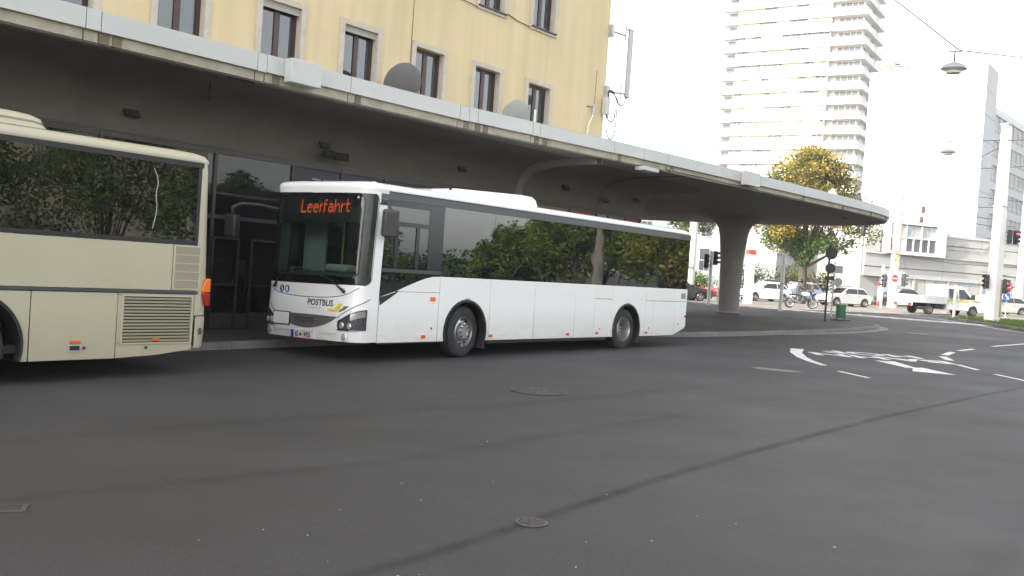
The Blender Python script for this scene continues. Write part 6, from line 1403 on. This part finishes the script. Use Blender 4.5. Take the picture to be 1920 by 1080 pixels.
wire('heavy span wire carrying the nearest hanging lamp', [(12.92,36.0,13.48),(14.05,31.0,9.90),(21.77,40.0,12.08)], .022)
wire('level wire carrying the smaller hanging lamp', [(21.88,54.0,10.46),(22.45,50.0,10.05),(28.65,52.0,10.83)])
wire('upper wire rising to the white mast at its top', [(26.56,62.0,9.04),(27.10,53.3,10.6)]); wire('wire just above the rising one, level across the slab wall', [(26.49,62.0,9.98),(33.0,58.0,10.4)])
wire('wire sloping down to the right across the white mast', [(26.59,62.0,8.69),(27.34,53.2,7.52),(33.39,60.0,8.11)]); wire('level wire above the concrete hall roof', [(26.67,62.0,7.65),(30.7,60.0,7.76)])
wire('first of two wires fanning down behind the white mast', [(26.69,62.0,7.37),(29.74,58.0,6.78)]); wire('lowest wire fanning down behind the white mast', [(26.71,62.0,7.13),(31.83,62.0,6.6)])
wire('wire running over the canopy roof to the bell shaped lamp', [(4.07,40.0,7.48),(14.29,60.0,9.62),(23.0,69.5,9.3),(30.62,75.0,10.88)]); wire('wire crossing in front of the golden tree top', [(14.34,60.0,8.91),(26.77,75.0,11.37)]); wire('wire crossing the front of the concrete hall', [(25.1,66.0,4.74),(30.74,66.0,4.2),(37.09,66.0,4.26)])
for x, y, z, h, lb_ in ((26.55,62,7.45,.55,'upper dark insulator block where the level wires end'), (26.48,62,6.8,.42,'lower dark insulator block where the level wires end')):
    t = thing('insulator', lb_, 'insulator', (x, y, z)); MB().box(-.11,.11,-.08,.08,-h*.45,h*.45).build('block', mat('insulator_brown', (.10,.07,.06), .6), t, bevel=.02)
signal('traffic_light', 'brown backed signal head hanging under the tip of the canopy beside the golden tree', 22.07, 60.0, 5.75, R(110), s=.8)

# ---------------------------------------------------------------- people and the motorcycle
def figure(parent, J, E_, name='body', sub=1):
    """one continuous skinned body; J: joint -> (position, radius), E_: (a, b, material)"""
    names = list(J); idx = {k: i for i, k in enumerate(names)}
    me = bpy.data.meshes.new(name); me.from_pydata([J[k][0] for k in names], [(idx[a], idx[b]) for a, b, m_ in E_], [])
    o = bpy.data.objects.new(name, me); COL.objects.link(o)
    sk = o.modifiers.new('skin', 'SKIN'); sk.branch_smoothing = .6
    for i, k in enumerate(names): r = J[k][1]; me.skin_vertices[0].data[i].radius = (r, r) if not isinstance(r, tuple) else r
    me.skin_vertices[0].data[0].use_root = True
    ss = o.modifiers.new('sub', 'SUBSURF'); ss.levels = sub; ss.render_levels = sub
    dg = bpy.context.evaluated_depsgraph_get(); nm = bpy.data.meshes.new_from_object(o.evaluated_get(dg)); COL.objects.unlink(o); bpy.data.objects.remove(o)
    ms_ = []
    for a, b, m_ in E_:
        if m_ not in ms_: ms_.append(m_)
    nm.materials.clear(); [nm.materials.append(m_) for m_ in ms_]
    for p in nm.polygons:
        best = None
        for a, b, m_ in E_:
            A, B = Vector(J[a][0]), Vector(J[b][0]); ab = B-A; f = max(0, min(1, (p.center-A).dot(ab)/max(1e-9, ab.length_squared))); d = (p.center-(A+ab*f)).length
            if best is None or d < best[0]: best = (d, m_)
        p.material_index = ms_.index(best[1]); p.use_smooth = True
    q = bpy.data.objects.new(name, nm); COL.objects.link(q); q.parent = parent; return q
skin_m = mat('skin', (.45,.27,.19), .6, var=.06)
def hand(J, E_, w, tip, m_, tag_):
    w = Vector(w); d = (Vector(tip)-w).normalized(); s_ = d.cross(Vector((0,1,.2))).normalized(); u = d.cross(s_)
    J['palm'+tag_] = (tuple(w+d*.06), (.038,.022)); E_.append(('wr'+tag_, 'palm'+tag_, m_))
    for i in range(4):
        b_ = w+d*.09+u*(i-1.5)*.022; J['f%d%s' % (i, tag_)] = (tuple(b_), .010); J['g%d%s' % (i, tag_)] = (tuple(b_+d*(.06-.006*abs(i-1))+s_*.02), .009); E_.append(('palm'+tag_, 'f%d%s' % (i, tag_), m_)); E_.append(('f%d%s' % (i, tag_), 'g%d%s' % (i, tag_), m_))
    J['th'+tag_] = (tuple(w+d*.05-u*.045), .011); J['tg'+tag_] = (tuple(w+d*.09-u*.06+s_*.02), .010); E_.append(('palm'+tag_, 'th'+tag_, m_)); E_.append(('th'+tag_, 'tg'+tag_, m_))
def person(label, x, y, yaw, P, top_m, leg_m, hair_m, helmet=None, z=None, group=None, bag=None):
    """P: joint positions, x forward, z up"""
    t = thing('person', label, 'person', (x, y, terr(x, y) if z is None else z), yaw, group)
    shoe = mat('shoe_dark', (.03,.028,.025), .6)
    J = {'pelvis': (P['pelvis'], (.155,.115)), 'waist': (P['waist'], (.14,.10)), 'chest': (P['chest'], (.175,.12)), 'neck': (P['neck'], .06), 'head0': (P['head0'], .075), 'head1': (P['head1'], (.085,.098)), 'head2': (P['head2'], (.075,.085))}
    E_ = [('pelvis','waist',top_m),('waist','chest',top_m),('chest','neck',top_m),('neck','head0',skin_m),('head0','head1',skin_m),('head1','head2',skin_m)]
    for s in 'lr':
        J['sh'+s] = (P['sh'+s], .075); J['el'+s] = (P['el'+s], .052); J['wr'+s] = (P['wr'+s], .034); J['hip'+s] = (P['hip'+s], .10); J['kn'+s] = (P['kn'+s], .066); J['an'+s] = (P['an'+s], .045); J['to'+s] = (P['to'+s], .036)
        E_ += [('chest','sh'+s,top_m),('sh'+s,'el'+s,top_m),('el'+s,'wr'+s,top_m),('pelvis','hip'+s,leg_m),('hip'+s,'kn'+s,leg_m),('kn'+s,'an'+s,leg_m),('an'+s,'to'+s,shoe)]
        hand(J, E_, P['wr'+s], P['tip'+s], skin_m, s)
    b_ = figure(t, J, E_)
    h = Vector(P['head1']); f = Vector((1,0,-.05)).normalized()
    if helmet:
        MB().ball(h+Vector((-.01,0,.03)), (.15,.13,.15), 16, 10).build('helmet', helmet, t, smooth=True); MB().ball(h+Vector((.075,0,.02)), (.085,.105,.06), 12, 6).build('visor', mat('visor_dark', (.02,.02,.025), .1), t, smooth=True)
    else:
        hm = MB().ball(h+Vector((-.015,0,.04)), (.108,.095,.10), 14, 8); hm.build('hair', hair_m, t, smooth=True)
        fc = MB(); fc.ball(h+f*.092+Vector((0,0,-.02)), (.018,.013,.022), 8, 5); [fc.ball(h+f*.078+Vector((0,sy_*.033,.012)), (.012,.016,.010), 8, 5) for sy_ in (-1,1)]; tag(fc.build('face', skin_m, t, smooth=True), kind='stuff')
    if bag: bag(t)
    return t
def stand(lean=0.0, stride=.1, arm=.1):
    return {'pelvis':(0,0,.93),'waist':(.01,0,1.10),'chest':(.02+lean*.3,0,1.33),'neck':(.02+lean*.5,0,1.50),'head0':(.03+lean*.6,0,1.57),'head1':(.045+lean*.65,0,1.66),'head2':(.04+lean*.65,0,1.72),
     'shl':(.01+lean*.4,.19,1.42),'shr':(.01+lean*.4,-.19,1.42),'ell':(-.03+arm,.25,1.14),'elr':(-.03+arm*.5,-.25,1.14),'wrl':(.06+arm*1.8,.24,.90),'wrr':(.08+arm,-.24,.90),'tipl':(.10+arm*2,.23,.72),'tipr':(.10+arm,-.23,.72),
     'hipl':(0,.095,.88),'hipr':(0,-.095,.88),'knl':(.03+stride,.10,.50),'knr':(.03-stride*.4,-.10,.50),'anl':(stride*1.2,.10,.09),'anr':(-stride*1.4,-.10,.10),'tol':(.17+stride*1.2,.11,.035),'tor':(.16-stride*1.4,-.11,.035)}
jk = mat('jacket_brown', (.055,.04,.03), .8, var=.2); jn = mat('jeans_blue', (.06,.09,.14), .85, var=.2); dkh = mat('hair_dark', (.03,.02,.015), .7)
person('pedestrian in a brown jacket and blue jeans standing behind the motorcycle front wheel', 20.7, 65.2, R(200), stand(.05,.12,.12), jk, jn, dkh)
person('pedestrian in a dark green jacket half hidden by the concrete column', 15.9, 66.3, R(170), stand(.08,.14,.15), mat('jacket_green', (.03,.09,.04), .8, var=.2), mat('trousers_pale', (.5,.47,.40), .85), mat('hair_brown', (.12,.06,.03), .7))
mo = thing('motorcycle', 'blue and white touring enduro motorcycle waiting in the street', 'motorcycle', (17.55, 59.6, terr(17.55,59.6)), R(6))
def spoked(x, r, w):
    X = Matrix.Translation((x,0,r)) @ Matrix.Rotation(R(90),4,'X')
    tq = MB().lathe([(r-.075,-w*.5),(r-.02,-w*.5),(r,-w*.22),(r,w*.22),(r-.02,w*.5),(r-.075,w*.5),(r-.075,-w*.5)], 30, X, cap=False).build('wheel', rubber, mo, smooth=True)
    MB().lathe([(r-.075,-w*.36),(r-.105,-w*.2),(r-.105,w*.2),(r-.075,w*.36)], 30, X, cap=False).build('rim', alu, tq, smooth=True)
    s_ = MB(); [s_.tube([X @ Vector((.04*math.cos(a+.5),.04*math.sin(a+.5),.03*(1 if k%2 else -1))), X @ Vector(((r-.10)*math.cos(a),(r-.10)*math.sin(a),0))], .005, 4) for k, a in enumerate(np.linspace(0,2*PI,20,endpoint=False))]; tag(s_.build('spoke', alu, tq), kind='stuff')
    MB().lathe([(.05,-.06),(.05,.06),(.001,.06)], 12, X).build('hub', black_plastic, tq); MB().lathe([(.15,.05),(.15,.056),(.08,.056)], 20, X, cap=False).build('brake_disc', alu, tq)
spoked(0, .325, .15); spoked(1.52, .345, .11)
m_blue = mat('moto_blue', (.02,.05,.25), .3, coat=.5)
f_ = MB(); [f_.tube([(1.52,s*.09,.345),(1.30,s*.09,.82),(1.20,s*.09,1.02)], [.022,.03,.03], 8) for s in (-1,1)]; tag(f_.build('fork', alu, mo, smooth=True), kind='stuff')
MB().add([(.42,-.11,.80),(1.22,-.15,.78),(1.26,-.12,1.02),(.95,-.16,1.06),(.62,-.13,.93),(.42,.11,.80),(1.22,.15,.78),(1.26,.12,1.02),(.95,.16,1.06),(.62,.13,.93)], [(0,1,2,3,4),(9,8,7,6,5),(0,5,6,1),(1,6,7,2),(2,7,8,3),(3,8,9,4),(4,9,5,0)]).build('tank', white_paint, mo, bevel=.04)
MB().add([(1.12,-.14,.74),(1.42,-.07,.86),(1.50,-.05,.98),(1.32,-.10,1.12),(1.16,-.12,1.06),(1.12,.14,.74),(1.42,.07,.86),(1.50,.05,.98),(1.32,.10,1.12),(1.16,.12,1.06)], [(0,1,2,3,4),(9,8,7,6,5),(0,5,6,1),(1,6,7,2),(2,7,8,3),(3,8,9,4),(4,9,5,0)]).build('fairing', m_blue, mo, bevel=.02)
MB().box(1.30,1.78,-.05,.05,.72,.75, X=Matrix.Translation((0,0,.22)) @ Matrix.Rotation(R(6),4,'Y')).build('front_mudguard', m_blue, mo, bevel=.015)
MB().add([(1.28,-.12,1.10),(1.28,.12,1.10),(1.14,.10,1.32),(1.14,-.10,1.32)], [(0,1,2,3)]).build('windshield', car_glass(), mo)
MB().box(-.15,.72,-.14,.14,.80,.89).build('seat', black_plastic, mo, bevel=.04); MB().add([(-.30,-.10,.80),(.25,-.12,.72),(.25,-.12,.82),(-.34,-.08,.92),(-.30,.10,.80),(.25,.12,.72),(.25,.12,.82),(-.34,.08,.92)], [(0,1,2,3),(7,6,5,4),(0,4,5,1),(1,5,6,2),(2,6,7,3),(3,7,4,0)]).build('tail', white_paint, mo, bevel=.02)
MB().box(.42,1.02,-.16,.16,.30,.72).build('engine', mat('engine_grey', (.10,.10,.10), .5, metal=.5), mo, bevel=.05); MB().tube([(.85,-.33,.50),(.85,.33,.50)], .09, 10).build('cylinder', mat('engine_grey', (.1,.1,.1)), mo)
MB().tube([(.0,0,.325),(.5,0,.42)], .05, 8).build('swing_arm', black_plastic, mo); MB().tube([(.75,-.17,.35),(.35,-.19,.40),(.05,-.20,.58),(-.28,-.20,.72)], [.03,.03,.06,.065], 10).build('exhaust', alu, mo, smooth=True)
hb = MB(); hb.tube([(1.10,-.42,1.14),(1.18,-.15,1.10),(1.18,.15,1.10),(1.10,.42,1.14)], .015, 8); hb.build('handlebar', black_plastic, mo); MB().ball((1.47,0,.98), (.05,.09,.07), 10, 6).build('headlight', lamp_glass, mo, smooth=True); MB().box(-.36,-.32,-.08,.08,.84,.90).build('tail_light', red_lens, mo)
for s in (-1,1): MB().box(1.12,1.16,s*.40-.06,s*.40+.06,1.22,1.32).build('mirror', black_plastic, mo, bevel=.015)
cs_, sn_ = math.cos(R(6)), math.sin(R(6))
RP = {'pelvis':(.42,0,1.00),'waist':(.46,0,1.17),'chest':(.56,0,1.40),'neck':(.62,0,1.56),'head0':(.645,0,1.62),'head1':(.67,0,1.70),'head2':(.67,0,1.77),'shl':(.58,.19,1.49),'shr':(.58,-.19,1.49),'ell':(.80,.32,1.27),'elr':(.80,-.32,1.27),'wrl':(1.04,.36,1.19),'wrr':(1.04,-.36,1.19),'tipl':(1.2,.36,1.13),'tipr':(1.2,-.36,1.13),
 'hipl':(.45,.11,.96),'hipr':(.45,-.11,.96),'knl':(.86,.20,.74),'knr':(.86,-.20,.74),'anl':(.66,.20,.36),'anr':(.66,-.22,.36),'tol':(.84,.20,.31),'tor':(.84,-.22,.31)}
person('rider in a dark jacket and black helmet sitting on the motorcycle', 17.55, 59.6, R(6), RP, mat('jacket_dark', (.05,.045,.045), .7, var=.3), mat('riding_trousers', (.06,.085,.09), .8, var=.2), dkh, helmet=mat('helmet_black', (.02,.02,.022), .15))

# ---------------------------------------------------------------- across the road, seen in the bus windows
RT = [(33.5,43.5,9,4.4,'g'),(36.5,39.0,8,3.8,'b'),(32.0,36.0,8.5,3.9,'y'),(35.0,31.5,8,3.6,'g'),(39.5,34.5,10,4.2,'b'),(37.0,27.6,4.4,2.6,'d'),(40.0,31.0,7.4,3.4,'g'),(42.5,40.5,10,4.4,'y'),(31.0,12.0,9,4.6,'d'),(33.5,5.5,10,4.8,'d'),(31.5,-1.5,9,4.2,'d'),(36,-7.0,9,4.0,'d'),(30.5,17.5,6.5,3.2,'d')]
mk = {'g':[lf_mirror,lf_mirror,lf_bright],'y':[lf_mgold,lf_mirror,lf_mirror],'b':[lf_mirror,lf_bright],'d':[lf_green,lf_bright]}
nm_ = {'g':'green','o':'olive and rust','y':'yellowing','b':'bright green','d':'dark green'}
wh = ['tallest at the far end','behind the mast','beside the mast','left of the mast','in the second row','in front of the others','next to the hedge','at the back','nearest the tall house','in front of the tall house','right of the tall house','at the far right','standing low by the hedge']
for i, (x, y, h, cr, k) in enumerate(RT):
    tree('roadside_tree', '%s tree mirrored in the bus windows, %s' % (nm_[k], wh[i]), x, y, h, cr, h*.08, 10000, .21, mk[k], [1]*len(mk[k]), 40+i, tr=.18, zb=0, clumps=60, clump_r=.28, group='trees mirrored in the bus windows')
for i, (x, y, r_, h, m_) in enumerate(((43,24.0,6.0,2.9,lf_green),(45,15.0,6.0,3.0,lf_olive))):
    shrub(('long dark hedge across the road mirrored in the front bus windows', 'olive hedge across the road mirrored low in the front bus windows')[i], x, y, 2.0, r_, h, 2600, [m_, lf_green], 70+i, 'hedge', 'hedge', .3, zb=0)
pm2 = thing('street_pole', 'tapered grey concrete mast across the road mirrored in the rear bus windows', 'pole', (28.6, 30.6, 0)); MB().tube([(0,0,-.1),(0,0,2.6),(0,0,3.6),(0,0,9)], [.30,.28,.22,.18], 14).build('shaft', mat('mirror_mast', (.17,.155,.135), .85, var=.1), pm2, smooth=True)
ob = thing('mirrored_house', 'pale house across the road mirrored in the cream bus window', 'building', (52, -22, 0), R(75))
MB().box(0, 34, 0, 12, 0, 15).build('wall', mat('house_wall', (.34,.31,.26), .9, var=.06), ob); MB().box(-.4, 34.4, -.4, 12.4, 15, 15.6).build('roof', concrete, ob)
for i in range(10):
    for j in range(4):
        w_ = MB().box(1.5+3.2*i, 3.1+3.2*i, -.06, .02, 1.6+3.4*j, 3.7+3.4*j).build('window', m_sl, ob); MB().box(1.65+3.2*i, 2.95+3.2*i, -.08, -.06, 1.75+3.4*j, 3.55+3.4*j).build('pane', m_twd, w_)
# ---------------------------------------------------------------- thin haze volume added to wash out the distance like lens glare
hz_ = MB().box(-880, 880, -470, 1400, -4, 80).build('haze', mat('haze_blank', (1,1,1)))
hm_ = bpy.data.materials.new('haze'); hm_.use_nodes = True; hn = hm_.node_tree.nodes; hn.clear(); ho = hn.new('ShaderNodeOutputMaterial'); hv = hn.new('ShaderNodeVolumePrincipled')
hv.inputs['Color'].default_value = (.95, .95, .95, 1); hv.inputs['Density'].default_value = 0.0006; hv.inputs['Anisotropy'].default_value = 0.2
hm_.node_tree.links.new(hv.outputs[0], ho.inputs['Volume']); hz_.data.materials.clear(); hz_.data.materials.append(hm_); tag(hz_, 'thin pale haze added to veil the far street', 'haze', kind='stuff')
